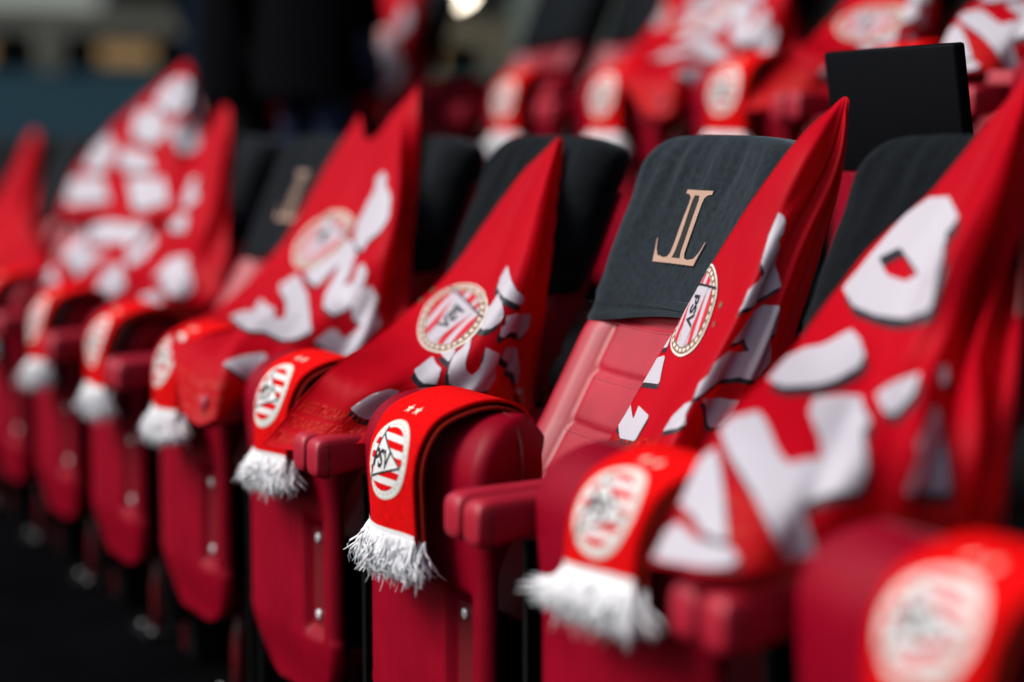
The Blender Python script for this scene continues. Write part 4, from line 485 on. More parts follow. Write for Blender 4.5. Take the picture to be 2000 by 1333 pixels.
def cover_front(x, z):
    y = back_y(z) - 0.030 * (abs(x) / .23) ** 2 - .022
    # soft vertical creases, strongest under the top edge
    f = smooth_step(.95, 1.13, z)
    n = noise.noise(Vector((x * 26 - z * 5, z * 4.0, 3.1))) + .5 * noise.noise(Vector((x * 55 - z * 11, z * 7, 8.3)))
    y -= n * (.0009 + .0060 * f)
    y += .0025 * noise.noise(Vector((x * 9, z * 9, 1.7)))
    # puckers round the embroidery
    for zc in (.945, 1.078):
        y += .0012 * math.sin(x * 420) * groove(z - zc, .010) * groove(x - .012, .06)
    return y

def build_cover(parent):
    rings = []
    zs = [.870 + (1.10 - .872) * i / 84 for i in range(85)]
    for i, z in enumerate(zs):
        w = .216 + .004 * groove(z - .872, .02) + .003 * noise.noise(Vector((z * 20, 0, 0)))
        lift = .0035 * groove(z - .876, .005)
        fr = (lambda x, zz, lift=lift: cover_front(x, zz) - lift)
        ring = slab_ring(z, w, fr, .080, .055, xoff=.008)
        if i < 10:   # hem hangs a little uneven
            ring = [(x, y, zz + (1 - i / 10) * (.004 * math.sin(x * 14 + 1) - .003) + max(0, 1 - i / 40) * .07 * x) for x, y, zz in ring]
        rings.append(ring)
    # rounded top
    nt = 16; base = rings[-1]
    cx = 0; cy = sum(p[1] for p in base) / len(base)
    for k in range(1, nt + 1):
        a = math.pi / 2 * k / nt
        sx = 1 - (1 - math.cos(a)) * .20; sy = max(math.cos(a), .03)
        dz = .052 * math.sin(a)
        rings.append([(p[0] * sx, cy + .42 * dz + (p[1] - cy) * sy, p[2] + dz * (1 - .25 * (abs(p[0]) / .23) ** 4) + .003 * noise.noise(Vector((p[0] * 12, k * .1, 5)))) for p in base])
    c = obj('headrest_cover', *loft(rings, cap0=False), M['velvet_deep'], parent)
    # hem stitching
    st = []; x = -.17
    while x < .17:
        q = [(xx, cover_front(xx, .884) - .0045, .884 + .004 * math.sin(xx * 14 + 1) * .5) for xx in (x, x + .004)]
        st.append(tube(q, .0008, 4)); x += .0062
    tag(obj('hem_stitching', *merge(*st), M['dark_thread'], c), kind='stuff')
    # embroidered emblem: two tall serifed L shapes back to back
    half = [(0, 0), (.062, 0), (.074, .036), (.0722, .036), (.065, .020), (.056, .0105), (.038, .0075), (.027, .009), (.0218, .016), (.0208, .030),
            (.0208, .092), (.0225, .101), (.029, .1055), (.040, .1068), (.040, .1125), (0, .1125)]
    loop = half + [(-x, y) for x, y in half[::-1]][1:-1]
    slot = [(.0095, .018), (.0095, .097), (.0065, .1045), (-.0065, .1045), (-.0095, .097), (-.0095, .018), (-.013, .0085), (.013, .0085)]
    def place(x, y):
        z = .952 + y + .06 * x * 0; xx = x + .014
        return Vector((xx, cover_front(xx, z), z)), Vector((0, -1, .4)).normalized()
    e = decal('emblem', [[loop, slot]], place, .0022, M['embroidery'], c, .004)
    big = [(x * 1.03, y + (.0016 if y > .05 else -.0016)) for x, y in loop]
    decal('emblem_outline', [[big]], place, .0012, M['dark_thread'], e, .005)
    return c

# folded-up seat pan
PAN_B, PAN_T = .18, .757
def pan_w(z):
    if z < .30:
        t = (z - PAN_B) / (.30 - PAN_B); return .085 + .130 * math.sqrt(max(0, 1 - (1 - t) ** 1.8))
    return .211 - .05 * (1 - math.sqrt(max(0, 1 - (max(z - .69, 0) / .0675) ** 2)))
def pan_front(x, z):
    ax = abs(x)
    y = 1.128 - Y0
    y += .013 * (max(ax - .058, 0) / .15) ** 1.7
    y -= .0025 * groove(ax - .058, .005)                  # raised mould line
    y += .020 * smooth_step(.30, .18, z)                   # tucks under at the foot
    y -= .010 * smooth_step(.50, .68, z)
    if z > .672:
        t = min((z - .672) / (.757 - .672), 1); y += .085 * (1 - math.sqrt(max(0, 1 - t * t)))
    # bracket recess on the one side
    if x > .085:
        inz = smooth_step(.296, .320, z) * (1 - smooth_step(.488, .512, z))
        y += .018 * smooth_step(.098, .112, x) * (1 - smooth_step(.166, .178, x)) * inz
    return y

def build_pan(parent):
    rings = []
    zs = [PAN_B + (.672 - PAN_B) * i / 74 for i in range(75)] + [.672 + .085 * math.sin(math.pi / 2 * k / 14) for k in range(1, 15)]
    for z in zs:
        w = pan_w(z) - .006; r = .022
        thick = .045 + .075 * smooth_step(.52, .665, z)
        if z > .70: thick = .12 - .05 * (1 - math.sqrt(max(0, 1 - ((z - .70) / .058) ** 2)))
        ring = slab_ring(z, w, pan_front, thick, r, nf=72)
        ymax = (1.165 + .090 * smooth_step(.52, .665, z) if z < .70 else 1.255 - .045 * (1 - math.sqrt(max(0, 1 - ((z - .70) / .0575) ** 2)))) - Y0
        ring = [(x - .016, min(y, max(ymax, pan_front(x, z) + .012)) if y > .04 else y, zz) for x, y, zz in ring]
        rings.append(ring)
    p = obj('seat_pan', *loft(rings), M['shell'], parent)
    # piping between shell and cushion, over the top and down the sides
    yy = 1.205 - Y0
    up = [(pan_w(z) - .0125, z) for z in (.655, .67, .69, .70, .71, .72, .73, .74, .748, .754)]
    path = [(-x - .016, yy, z) for x, z in up] + [(x - .016, yy, .7575) for x in (-.13, -.08, -.03, .03, .08, .13)] + [(x - .016, yy, z) for x, z in up[::-1]]
    obj('piping', *tube(path, .0022, 6), M['steel_red'], p)
    obj('hinge_plate', *box(.098, .144, 1.146 - Y0, 1.150 - Y0, .322, .487), M['steel_red'], p, smooth=False)
    for z in (.471, .338):
        obj('screw', *cyl((.120, 1.146 - Y0, z), (0, -1, 0), .0088, .004, 16, .0016), M['bolt'], p)
    return p

def build_arm(parent, s):
    """armrest: padded bar with a rounded, slightly drooping nose"""
    xc = s * (PITCH / 2 - .0300); hw = .0245
    rings = []
    for k in range(0, 25):
        t = k / 24
        y = 1.058 + .47 * t ** 1.9 - Y0
        e = 1.0 if k > 5 else math.sqrt(max(.0, 1 - ((5 - k) / 5.0) ** 2)) * .55 + .45
        top = .676 + .010 * t; bot = .612 + .012 * smooth_step(.1, .5, t)
        zc = (top + bot) / 2 - .004 * (1 - e); hz = (top - bot) / 2 * e; w = hw * (.72 + .28 * e)
        ring = []
        for a in range(20):
            th = 2 * math.pi * a / 20
            cx, cz = math.cos(th), math.sin(th)
            ring.append((xc + w * math.copysign(abs(cx) ** .45, cx), y, zc + hz * math.copysign(abs(cz) ** .5, cz)))
        rings.append(ring)
    a = obj('armrest', *loft(rings), M['leather'], parent)
    y = 1.078 - Y0
    ring = []
    for q in range(21):
        th = 2 * math.pi * q / 20; cx, cz = math.cos(th), math.sin(th)
        ring.append((xc + .0250 * math.copysign(abs(cx) ** .45, cx), y, .643 + .0325 * math.copysign(abs(cz) ** .5, cz)))
    obj('seam', *tube(ring, .0010, 4), M['dark_thread'], a)
    # upright under the armrest
    u = obj('side_support', *merge(box(xc - .018, xc + .018, 1.215 - Y0, 1.42 - Y0, .02, .612), box(xc - .006, xc + .006, 1.17 - Y0, 1.213 - Y0, .10, .60)), M['steel_black'], parent, smooth=False)
    obj('edge_strip', *box(xc + s * .0185 - .002, xc + s * .0185 + .002, 1.206 - Y0, 1.2135 - Y0, .03, .60), M['steel_red'], u, smooth=False)
    return a

def build_seat():
    root = empty('stadium_seat')
    build_backrest(root); build_cover(root); build_pan(root)
    for s in (-1, 1): build_arm(root, s)
    obj('leg', *tube([(.02, .03, 0), (.02, .03, .12), (.02, .05, .24)], .016, 10), M['steel_red'], root)
    f = rbox('foot_plate', -.04, .08, -.02, .10, 0.001, .012, .003, M['steel_black'], root, 1)
    for x in (-.022, .062): obj('bolt', *cyl((x, .0, .0125), (0, 0, 1), .004, .006, 8, .002), M['bolt'], f)
    # cushion underside bar joining pan and backrest
    obj('hinge_bar', *tube([(-.25, .155, .40), (.25, .155, .40)], .014, 8), M['steel_black'], root)
    return root

SEAT_LABELS = {
 0: 'red seat nearest the camera, at the right edge of the picture',
 1: 'red folding seat second from the right, under the flag with large white letters',
 2: 'red folding seat whose black cover shows the whole tan double-L emblem',
 3: 'red folding seat fourth from camera, left of the uncovered double-L headrest',
 4: 'red folding seat fifth from camera, under the flag with two red peaks',
 5: 'red folding seat whose blurred black headrest shows a small tan emblem',
 6: 'red folding seat seventh from camera in the front row',
 7: 'red folding seat eighth from camera in the front row',
 8: 'red folding seat ninth from camera, far left in the front row',
 9: 'red folding seat tenth from camera, far left in the front row',
 10: 'red folding seat eleventh from camera, at the left edge of the front row',
 11: 'blurred red seat at the far end of the front row, last but one',
 12: 'blurred red seat at the very far end of the front row',
}
def drop_emblem(s):
    for ch in [o for o in s.children if o.name.startswith('headrest_cover')]:
        for e in [q for q in ch.children if q.name.startswith('emblem')]:
            for g in list(e.children): bpy.data.objects.remove(g)
            bpy.data.objects.remove(e)
seat_proto = build_seat()
for i in range(0, 13):
    s = seat_proto if i == 0 else copy_tree(seat_proto)
    if i > 5: drop_emblem(s)
    s.location = (centre(i), Y0, 0)
    if i == 2:                                              # one cover has a lighter, greyer velvet
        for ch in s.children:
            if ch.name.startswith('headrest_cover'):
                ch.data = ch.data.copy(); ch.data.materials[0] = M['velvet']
                ch['label'] = 'greyish black velvet cover'
    tag(s, SEAT_LABELS[i], 'seat', 'red folding seats in the front row')
B_DX = [-2.655, -3.23, -3.805, -4.38, -4.955, -6.75, -7.325, -7.9, -8.475, -5.53]
B_DY, B_DZ = 1.42, .57
ordn = ['first', 'second', 'third', 'fourth', 'fifth', 'seventh', 'eighth', 'ninth', 'tenth', 'sixth']
for k, x in enumerate(B_DX):
    s = copy_tree(seat_proto); drop_emblem(s); s.location = (x, Y0 + B_DY, B_DZ)
    tag(s, 'blurred red seat in the raised row behind, %s from the right' % ordn[k], 'seat', 'red seats in the raised row behind')

# ------------------------------------------------------------------ scarves over the folded pans
def scarf_path(hem):
    return [(1.268, .60), (1.266, .70), (1.245, .752), (1.208, .771), (1.165, .770), (1.118, .750), (1.092, .714), (1.080, .675), (1.078, .63), (1.079, hem)]

def build_scarf(name, seat_x, dx, hem, skew, tilt, width, seed, loc, stand=0.0, lean=0.0):
    """two-layer knitted scarf; the s coordinate runs in metres from the hem upwards, w across"""
    r = random.Random(seed)
    root = empty(name, loc)
    pts = np.array([(0, y - stand * max(0, min(1, (1.2 - y) / .1)), z) for y, z in scarf_path(hem)], float)
    dense = np.array([spl(pts, t) for t in np.linspace(0, 1, 160)])[::-1]
    seg = np.r_[0, np.cumsum(np.linalg.norm(np.diff(dense, axis=0), axis=1))]
    ph = r.random() * 6
    def ctr(s):
        y = np.interp(s, seg, dense[:, 1]); z = np.interp(s, seg, dense[:, 2]); return y, z
    L = seg[-1]
    def place_layer(w, s, off):
        y, z = ctr(s); y2, z2 = ctr(min(s + .004, L)); y1, z1 = ctr(max(s - .004, 0))
        t = Vector((0, y2 - y1, z2 - z1)).normalized(); n = Vector((0, -t.z, t.y))
        if n.y > 0 and s < .2: n = -n
        hang = smooth_step(.20, 0, s)
        x = dx + w + skew * (s - .18) * smooth_step(.45, .0, s)
        curl = .010 * (w / (width / 2)) ** 2 * hang + .004 * math.sin(w * 40 + ph) * hang
        p = Vector((x, y - Y0, z)) + n * (off - curl)
        p.z += tilt * w * hang
        p.y += .10 * w * hang * 0
        return p, n
    def place(w, s): return place_layer(w, s, 0.004)
    def layer(nm, off, th, m, s1, shift):
        nu, nv = 90, 22; V = []
        for a in range(nu):
            s = s1 * a / (nu - 1)
            for b in range(nv):
                w = -width / 2 + width * b / (nv - 1)
                V.append(place_layer(w + shift, s, off)[0])
        for a in range(nu):
            s = s1 * a / (nu - 1)
            for b in range(nv):
                w = -width / 2 + width * b / (nv - 1)
                V.append(place_layer(w + shift, s, off - th)[0])
        F1 = grid_faces(nu, nv); n = nu * nv
        Fc = F1 + [tuple(i + n for i in q[::-1]) for q in F1]
        for a in range(nu - 1):
            for b in (0, nv - 1):
                i = a * nv + b; j = (a + 1) * nv + b; Fc.append((i, j, j + n, i + n))
        for b in range(nv - 1):
            for a in (0, nu - 1):
                i = a * nv + b; Fc.append((i, i + 1, i + 1 + n, i + n))
        o = obj(nm, V, Fc, m, root)
        bm = bmesh.new(); bm.from_mesh(o.data); bmesh.ops.recalc_face_normals(bm, faces=bm.faces); bm.to_mesh(o.data); bm.free()
        o.data.polygons.foreach_set('use_smooth', [True] * len(o.data.polygons))
        return o
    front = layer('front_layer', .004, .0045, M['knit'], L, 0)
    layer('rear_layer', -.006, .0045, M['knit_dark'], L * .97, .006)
    bd = lambda x, y: place(-.004 + x * .070 * width / .18, .110 + y * .059)
    badge(front, bd, dict(rim='knit_cream', chain='knit_white', white='knit_white', red='knit', black='knit_black'), .06)
    decal('stars', [[star(-.22 + .0, 1.34, .17)], [star(.22, 1.34, .17)]], bd, .0010, M['knit_cream'], front, .1)
    # white knotted fringe
    hemband = []
    nv = 24
    for a in range(4):
        for b in range(nv):
            w = -width / 2 - .001 + (width + .002) * b / (nv - 1)
            p, n = place_layer(w, .012, .0062); q, _ = place_layer(w, 0.0, .0066)
            hemband.append(p.lerp(q, a / 3 * 1.4))
    obj('hem_band', hemband, grid_faces(4, nv), M['knit_white'], root)
    parts = []
    nv = 70; core = []
    for side in (0, 1):
        for a in range(5):
            for b in range(nv):
                w = (-.5 + b / (nv - 1)) * width * .97
                p, n = place_layer(w, .004, .0075 - .0125 * side)
                t = a / 4
                core.append(p + Vector(((w * .14 + lean * .3) * t, -.003 * math.sin(3 * t) + (.0016 * math.sin(b * 1.9 + ph) + .0014 * math.sin(b * 4.3)) * t - .004 * t, -(.046 + .005 * math.sin(b * .7 + ph) + .003 * math.sin(b * 2.3)) * t)))
    parts.append((core, grid_faces(5, nv) + [tuple(i + 5 * nv for i in q) for q in grid_faces(5, nv)]))
    for lay, cnt in ((0, 620), (1, 420)):
        for k in range(cnt):
            w = (r.random() - .5) * width
            base, n = place_layer(w + (.006 if lay else 0), .004, .0065 if lay == 0 else -.008)
            ln = r.gauss(.054, .006)
            sx = w * .18 + r.gauss(lean * .5, .0065 + abs(lean) * .35); sy = r.gauss(-.006, .009); amp = r.uniform(.002, .0055); fr = r.uniform(1.2, 3.4); p0 = r.random() * 6.3
            clump = .006 * math.sin(w * 90 + ph)
            path = []
            for q in range(7):
                t = q / 6
                path.append(base + Vector((sx * t ** 1.4 + amp * math.sin(fr * 6 * t + p0) * t + clump * t, sy * t ** 1.3 - .004 * math.sin(math.pi * t) + amp * math.cos(fr * 5 * t + p0) * t, -ln * t + .010 * (abs(sx) / .05) * t * t)))
            parts.append(tube(path, [.0013, .0016, .0018, .0018, .0017, .0014, .0007], 3))
    # loose ends
    for k in range(40):
        w = (r.random() - .5) * width * 1.05; base, n = place_layer(w, .006, .006)
        path = []; d = Vector((w * 1.6 + r.gauss(0, .25), r.uniform(-.25, .1), -1)).normalized(); ln = r.uniform(.045, .085); p0 = r.random() * 6
        for q in range(9):
            t = q / 8; path.append(base + d * ln * t + Vector((.010 * math.sin(7 * t + p0) * t, .006 * math.cos(8 * t + p0) * t, 0)))
        parts.append(tube(path, .00055, 3))
    tag(obj('fringe', *merge(*parts), M['yarn'], root), kind='stuff')
    return root

SCARVES = [  # seat, dx, hem, skew, tilt, stand, label
 (0, .070, .612, .0, .02, .02, 'red knitted scarf with huge blurred badge at the right picture edge'),
 (1, .062, .646, .0, .06, .012, 'blurred red scarf with wide white fringe on the second seat from the camera'),
 (2, .034, .577, .04, -.02, .014, 'sharp red knitted scarf with two stars, badge and ragged white fringe'),
 (3, .052, .604, .04, .02, .000, 'red scarf with oblong badge, partly under the flag corner, left of the sharp scarf'),
 (4, .050, .606, .04, .02, .012, 'red scarf half hidden by the flag, fringe blown to the right'),
 (5, .110, .590, .04, .02, .010, 'red scarf with blurred white badge, third from the left edge'),
 (6, .110, .588, .04, .02, .010, 'red scarf with blurred white badge, second from the left edge'),
 (7, .05, .588, .04, .02, .010, 'red scarf at the left edge of the picture'),
]
for i, dx, hem, skew, tilt, stand, lab in SCARVES:
    s = build_scarf('scarf', 0, dx, hem, skew, tilt, .162, 20 + i, (centre(i), Y0, 0), stand, {1: -.05, 3: -.012, 4: .02}.get(i, 0.0))
    tag(s, lab, 'scarf', 'red scarves with white fringe over the front row')

# ------------------------------------------------------------------ flags
FLAG_LABELS = {
 'F1': 'large blurred red flag with big white letters, nearest the camera',
 'F2': 'sharp red flag draped over the double-L headrest, badge beside its left edge',
 'F3': 'red flag with mirrored badge, its corner hanging over the armrest',
 'F4': 'red flag with two peaks and white letters, beside the small blurred emblem',
 'F6': 'blurred red flag with narrow tall tip left of the dark standing people',
 'F7': 'blurred red flag with white letters just left of the narrow tall flag tip',
 'F8': 'small low red flag tip at the left edge of the picture',
 'F12': 'pale bunched blurred flag rising behind the narrow tall flag tip',
 'F9': 'thin red flag standing upright at the far left against the teal wall',
}
def build_flag(key, d):
    root = empty('flag', (centre(d['seat']), Y0, 0))
    root.empty_display_type = 'PLAIN_AXES'
    P = np.array(d['P']); big = key in ('F1', 'F2', 'F3', 'F4')
    G, N = surf_grid(P, 161 if big else 81, 161 if big else 81, d['folds'])
    nu, nv = G.shape[:2]
    # fine creases of folded polyester
    for a in range(nu):
        for b in range(nv):
            q = G[a, b]
            w = noise.noise(Vector(q * 14)) * .0016 + noise.noise(Vector((q[0] * 60, q[1] * 60, q[2] * 25))) * .0005
            w += .0045 * (abs(noise.noise(Vector((q[0] * 7 + q[2] * 3, q[1] * 7, q[2] * 5 - q[0] * 3)) + Vector((d['seat'] * 3.7, 0, 0)))) - .2)
            G[a, b] = q + N[a, b] * w
    N = grid_normals(G)
    cloth = obj('cloth', G.reshape(-1, 3).tolist(), grid_faces(nu, nv), M['flag'], root)
    place = lambda u, v: grid_eval(G, N, u, v)
    # sewn hems along both free edges
    for nm, line in (('hem', [(t, .0) for t in np.linspace(0, 1, 90)]), ('hem', [(1.0, t) for t in np.linspace(0, 1, 90)])):
        pth = [Vector(place(u, v)[0]) for u, v in line]
        obj(nm, *tube(pth, .0012, 5), M['flag'], cloth)
    step = .008
    for wl, bl in zip(d['white'], d['black']):
        lt = decal('letter', [wl], place, .0015, M['print_white'], root, step)
        decal('letter_shadow', [bl], place, .0008, M['print_black'], lt, step)
    if 'badge' in d:
        B = np.array([[list(q) + [0] for q in r] for r in d['badge']], float)
        def bplace(x, y):
            q = spl(spl(B, (y + 1) / 2), (x + 1) / 2); return place(q[0], q[1])
        badge(root, bplace, dict(rim='print_cream', chain='print_gold', white='print_white', red='print_red', black='print_black'), .06, .0003, .0020, True)
        if key in ('F2', 'F3'):
            def sp(x, y):
                c, _ = bplace(0, 0); e, n = bplace(0, 1); f, _ = bplace(.5, 0)
                a = Vector(f - c) * 2; bb = Vector(e - c); 
                pt = Vector(c) + a * x + bb * y
                # drop back on to the cloth
                dd = ((G - np.array(pt)) ** 2).sum(2); i, j = np.unravel_index(dd.argmin(), dd.shape)
                return pt - Vector(N[i, j]) * (pt - Vector(G[i, j])).dot(Vector(N[i, j])), Vector(N[i, j])
            decal('stars', [[star(-.2, 1.28, .10)], [star(.2, 1.28, .10)]], sp, .0012, M['print_gold'], root, .1)
    if key in ('F3', 'F2', 'F4', 'F1'):
        # tonal motto printed along the foot of the flag, seen from the reverse
        for ln, (s, v0, v1) in enumerate((('EENDRACHT MAAKT', .02, .36), ('MACHT EENDRACHT', .02, .38), ('MAAKT MACHT EEN', .02, .40), ('DRACHT MAAKT MA', .55, .97), ('CHT EENDRACHT M', .55, .97))):
            uu = (.975, .935, .895, .972, .925)[ln]
            text_decal('motto', s, lambda x, y, uu=uu, v0=v0, v1=v1: (uu - y * .040, (v0 + v1) / 2 - x * (v1 - v0) / 9.2), place, .0009, M['print_tone'], root)
    p0, p1 = Vector(d['pole'][0]), Vector(d['pole'][1])
    up = (p0 - p1).normalized()
    obj('pole', *tube([p1 - up * .02, p0 - up * .01], .005, 8), M['pole'], root)
    return root

flag_objs = {}
for k, d in FLAGS.items():
    f = build_flag(k, d); flag_objs[k] = f
    tag(f, FLAG_LABELS[k], 'flag', 'red flags draped over the front row')

# raised row behind: scarves and flags, copied with their parts
for k, lab in ((2, 'blurred scarf badge left of the monitor, in the raised row'), (3, 'blurred scarf badge above the gap between the two sharp headrests'),
               (4, 'blurred scarf badge above the headrest with the red triangle flag'), (1, 'blurred scarf in the raised row hidden behind the black monitor'),
               (5, 'blurred scarf in the raised row by the bright lamp'), (7, 'far blurred scarf in the raised row behind the dark people')):
    s = copy_tree([o for o in col.objects if o.name == 'scarf.002'][0]); s.location = (B_DX[k] - .0, Y0 + B_DY, B_DZ)
    tag(s, lab, 'scarf', 'blurred scarves in the raised row')
for k, src, dx, lab in ((3, 'F4', .0, 'blurred flag with white letters left of the monitor in the raised row'),
                        (2, 'F3', .0, 'blurred flag above the black monitor in the raised row'),
                        (1, 'F1', .0, 'blurred flag at the top right corner in the raised row'),
                        (4, 'F2', .0, 'blurred flag left of the scarf badges in the raised row'),
                        (5, 'F4', .0, 'blurred flag below the bright lamp in the raised row'),
                        (0, 'F4', .0, 'blurred flag at the right picture edge in the raised row'),
                        (7, 'F3', .0, 'blurred flag between the legs of the dark people')):
    f = copy_tree(flag_objs[src]); f.location = (B_DX[k] + dx, Y0 + B_DY, B_DZ)
    tag(f, lab, 'flag', 'blurred flags in the raised row')

# ------------------------------------------------------------------ black monitor behind the row
def monitor():
    root = empty('monitor', (-2.43, 1.93, .575))
    ang = math.radians(-8)
    p = rbox('panel', -.175, .175, -.012, .012, -.10, .10, .005, M['monitor'], root, 2)
    p.location = (0, 0, .615); p.rotation_euler = (math.radians(9), 0, math.radians(-3))
    q = rbox('rear_housing', -.12, .12, .0125, .04, -.08, .06, .01, M['monitor'], p, 2)
    obj('stand', *tube([(0, .05, 0), (0, .05, .3), (0, .035, .6)], .018, 10), M['steel_black'], root)
    rbox('base', -.12, .12, -.03, .13, 0.001, .012, .004, M['steel_black'], root, 1)
    return root
tag(monitor(), 'black flat monitor standing behind the seats, upper right', 'monitor')

# ------------------------------------------------------------------ dark standing people behind the row
def person(loc, rotz, coat, legs, label, hair=M['hair'], stance=.11):
    root = empty('person', loc); root.rotation_euler = (0, 0, rotz)
    J = {  # joint: (position, radius x, radius y)
     'pelvis': ((0, 0, .96), .15, .11), 'waist': ((0, 0, 1.10), .14, .10), 'chest': ((0, 0, 1.32), .165, .115), 'neckb': ((0, .01, 1.47), .075, .07),
     'neck': ((0, -.005, 1.54), .055, .055), 'head': ((0, -.02, 1.64), .075, .09), 'crown': ((0, -.01, 1.72), .07, .085)}
    chain = ['pelvis', 'waist', 'chest', 'neckb', 'neck', 'head', 'crown']
    verts = [J[c][0] for c in chain]; rad = [J[c][1:] for c in chain]; edges = [(k, k + 1) for k in range(len(chain) - 1)]
    for s in (-1, 1):
        prev = 0
        for p, rr in (((s * stance * .85, 0, .86), .09), ((s * stance, -.01, .50), .062), ((s * stance, .015, .10), .045), ((s * stance, -.05, .045), .045), ((s * (stance + .02), -.17, .035), .04)):
            verts.append(p); rad.append((rr, rr)); edges.append((prev, len(verts) - 1)); prev = len(verts) - 1
        prev = 2
        for p, rr in (((s * .20, .01, 1.40), .06), ((s * .245, .03, 1.12), .045), ((s * .235, -.05, .88), .034)):
            verts.append(p); rad.append((rr, rr)); edges.append((prev, len(verts) - 1)); prev = len(verts) - 1
        hand = prev
        wrist = Vector(verts[prev])
        for q in range(5):
            base = wrist + Vector((s * (.004 if q == 4 else 0), -.03 + .016 * q, -.07 if q < 4 else -.03))
            tip = base + Vector((-s * .012, -.012 + .004 * q, -(.075, .085, .08, .06, .05)[q]))
            verts.append(tuple(base)); rad.append((.012, .012)); edges.append((hand, len(verts) - 1))
            verts.append(tuple(tip)); rad.append((.007, .007)); edges.append((len(verts) - 2, len(verts) - 1))
    me = bpy.data.meshes.new('body'); me.from_pydata(verts, edges, []); o = bpy.data.objects.new('body', me); col.objects.link(o)
    sk = o.modifiers.new('skin', 'SKIN'); sk.use_smooth_shade = True
    o.modifiers.new('sub', 'SUBSURF').levels = 1
    for v, rr in zip(me.skin_vertices[0].data, rad): v.radius = rr
    me.skin_vertices[0].data[0].use_root = True
    dg = bpy.context.evaluated_depsgraph_get(); nm = bpy.data.meshes.new_from_object(o.evaluated_get(dg))
    bpy.data.objects.remove(o)
    nm.name = 'body'; nm.materials.clear(); nm.materials.append(M['skin']); nm.materials.append(legs)
    for p in nm.polygons:
        p.use_smooth = True
        p.material_index = 1 if p.center.z < 1.45 else 0
    b = bpy.data.objects.new('body', nm); col.objects.link(b); b.parent = root
    # coat: a loose shell over torso and hips, open at the hem
    rings = []
    for z, rx, ry, cy in ((.70, .235, .165, 0), (.82, .235, .165, 0), (.95, .225, .16, 0), (1.10, .205, .145, 0), (1.28, .22, .15, 0), (1.40, .215, .135, .0), (1.47, .13, .10, .01), (1.52, .085, .085, .01)):
        rings.append([(rx * math.cos(a) * (1 + .03 * math.sin(5 * a)), cy + ry * math.sin(a) * (1 + .04 * math.sin(4 * a + z * 6)), z) for a in [2 * math.pi * k / 28 for k in range(28)]])
    c = obj('coat', *loft(rings, False, False), coat, b)
    for s in (-1, 1):
        obj('sleeve', *tube([(s * .19, .01, 1.42), (s * .225, .015, 1.36), (s * .25, .03, 1.12), (s * .238, -.045, .90)], [.06, .075, .065, .055], 14), coat, c)
    hr = []
    for k in range(9):
        a = math.pi / 2 * k / 8
        hr.append([((.083 * math.cos(a) + .002) * math.cos(t), -.002 + (.104 * math.cos(a) + .002) * math.sin(t), 1.665 + .095 * math.sin(a) - (.05 if math.sin(t) > 0.1 and k == 0 else 0)) for t in [2 * math.pi * q / 20 for q in range(20)]])
    obj('hair', *loft(hr, False, True), hair, b)
    for s in (-1, 1):
        obj('shoe', *loft([[(s * (stance + .01) + rx * math.cos(t), cy + ry * math.sin(t), z) for t in [2 * math.pi * q / 16 for q in range(16)]] for z, rx, ry, cy in ((.002, .05, .14, -.08), (.04, .052, .14, -.08), (.075, .045, .09, -.03), (.10, .04, .05, .01))]), M['trouser'], b)
    tag(root, label, 'person')
    return root
person((-6.75, 2.30, .57), math.radians(200), M['coat_navy'], M['trouser'], 'person in navy coat standing behind the row, leftmost dark figure')
person((-6.2, 2.15, .57), math.radians(160), M['coat_black'], M['trouser'], 'person in black coat standing in the middle of the dark figures')
person((-5.55, 2.15, .57), math.radians(190), M['coat_black'], M['jeans'], 'person in black coat and dark blue jeans, rightmost dark figure')

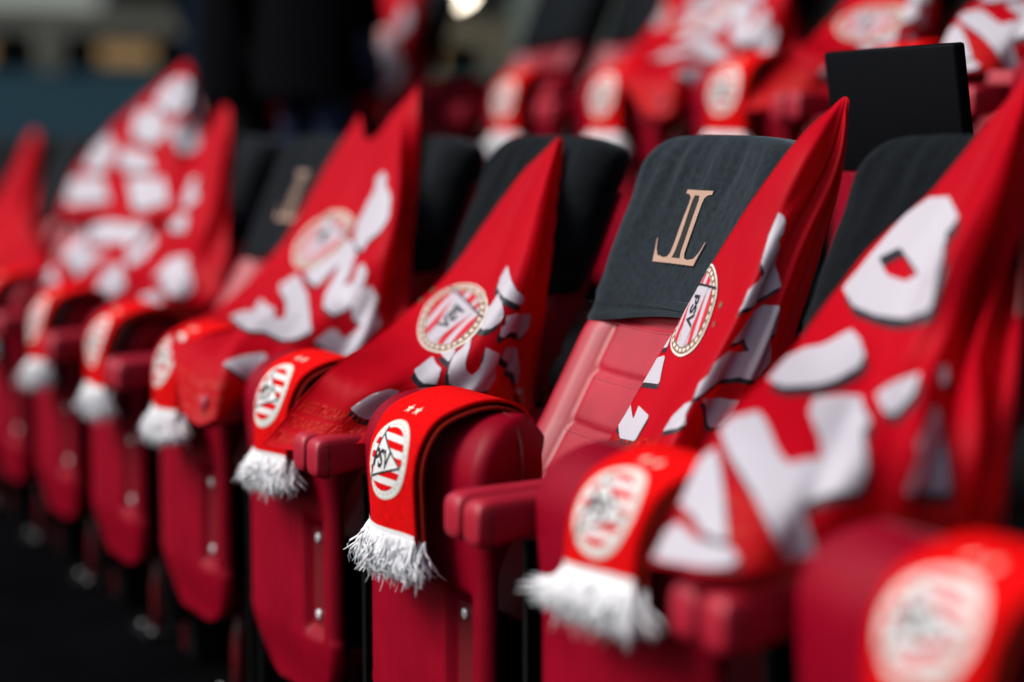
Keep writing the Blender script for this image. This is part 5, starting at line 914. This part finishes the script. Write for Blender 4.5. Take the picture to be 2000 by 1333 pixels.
# ------------------------------------------------------------------ hospitality box at the end of the stand
def hospitality_box():
    root = empty('hospitality_box', (-14, 4, 0))
    obj('wall', *merge(box(-.3, 0, -9, 3.2, -.2, 1.62), box(-.3, 0, -9, 3.2, 2.45, 4.5)), M['teal'], root, smooth=False)
    obj('window_frame', *merge(box(-.02, .05, -9, 3.2, 1.80 + .10, 2.02 + .06), *[box(-.02, .045, y, y + .16, 1.62, 1.90) for y in (-4.1, -2.5, -.72, 1.1, 2.9)]), M['frame'], root, smooth=False)
    for y in (-4.1, -2.5, -.72, 1.1):
        w = obj('window_pane', *box(-.10, -.06, y + .16, y + 1.78, 1.62, 1.90), M['glass'], root, smooth=False)
        rnd2 = random.Random(int(y * 10) + 90)
        for q in range(2):
            a = y + .35 + q * .62 + rnd2.random() * .2
            obj('interior_light', *box(-.058, -.05, a, a + .42, 1.68, 1.83), M['warm'], w, smooth=False)
    return root
tag(hospitality_box(), 'teal panelled box with beige framed dark windows at the far left end', 'building')

def pillar(x, y, w, label):
    o = obj('pillar', *box(-w / 2, w / 2, -.2, .2, 0, 6.0), M['pillar'], None, smooth=False, loc=(x, y, 1.02))
    bm = bmesh.new(); bm.from_mesh(o.data); bmesh.ops.recalc_face_normals(bm, faces=bm.faces); bmesh.ops.bevel(bm, geom=list(bm.edges), offset=.03, segments=2, affect='EDGES'); bm.to_mesh(o.data); bm.free()
    tag(o, label, 'pillar', 'concrete pillars behind the stand')
pillar(-11.9, 6.4, .55, 'blurred grey-green concrete pillar left of the darker band')
pillar(-10.9, 6.4, .75, 'blurred grey-green concrete pillar right of the darker band')
tag(obj('back_wall', *box(-30, 20, 8.0, 8.3, 0, 9), M['backwall'], smooth=False), kind='structure')

def lamp():
    root = empty('wall_lamp', (-12.9, 6.1, 2.22))
    obj('globe', *loft([[(.14 * math.sin(a) * math.cos(t), .14 * math.sin(a) * math.sin(t), .10 * math.cos(a)) for t in [2 * math.pi * k / 20 for k in range(20)]] for a in [math.pi * (q + .3) / 10.6 for q in range(11)]]), M['lamp'], root)
    obj('bracket', *tube([(0, 0, .09), (0, .05, .25), (0, .35, .3)], .02, 8), M['steel_black'], root)
    return root
tag(lamp(), 'bright warm lamp glowing at the top edge, left of centre', 'lamp')
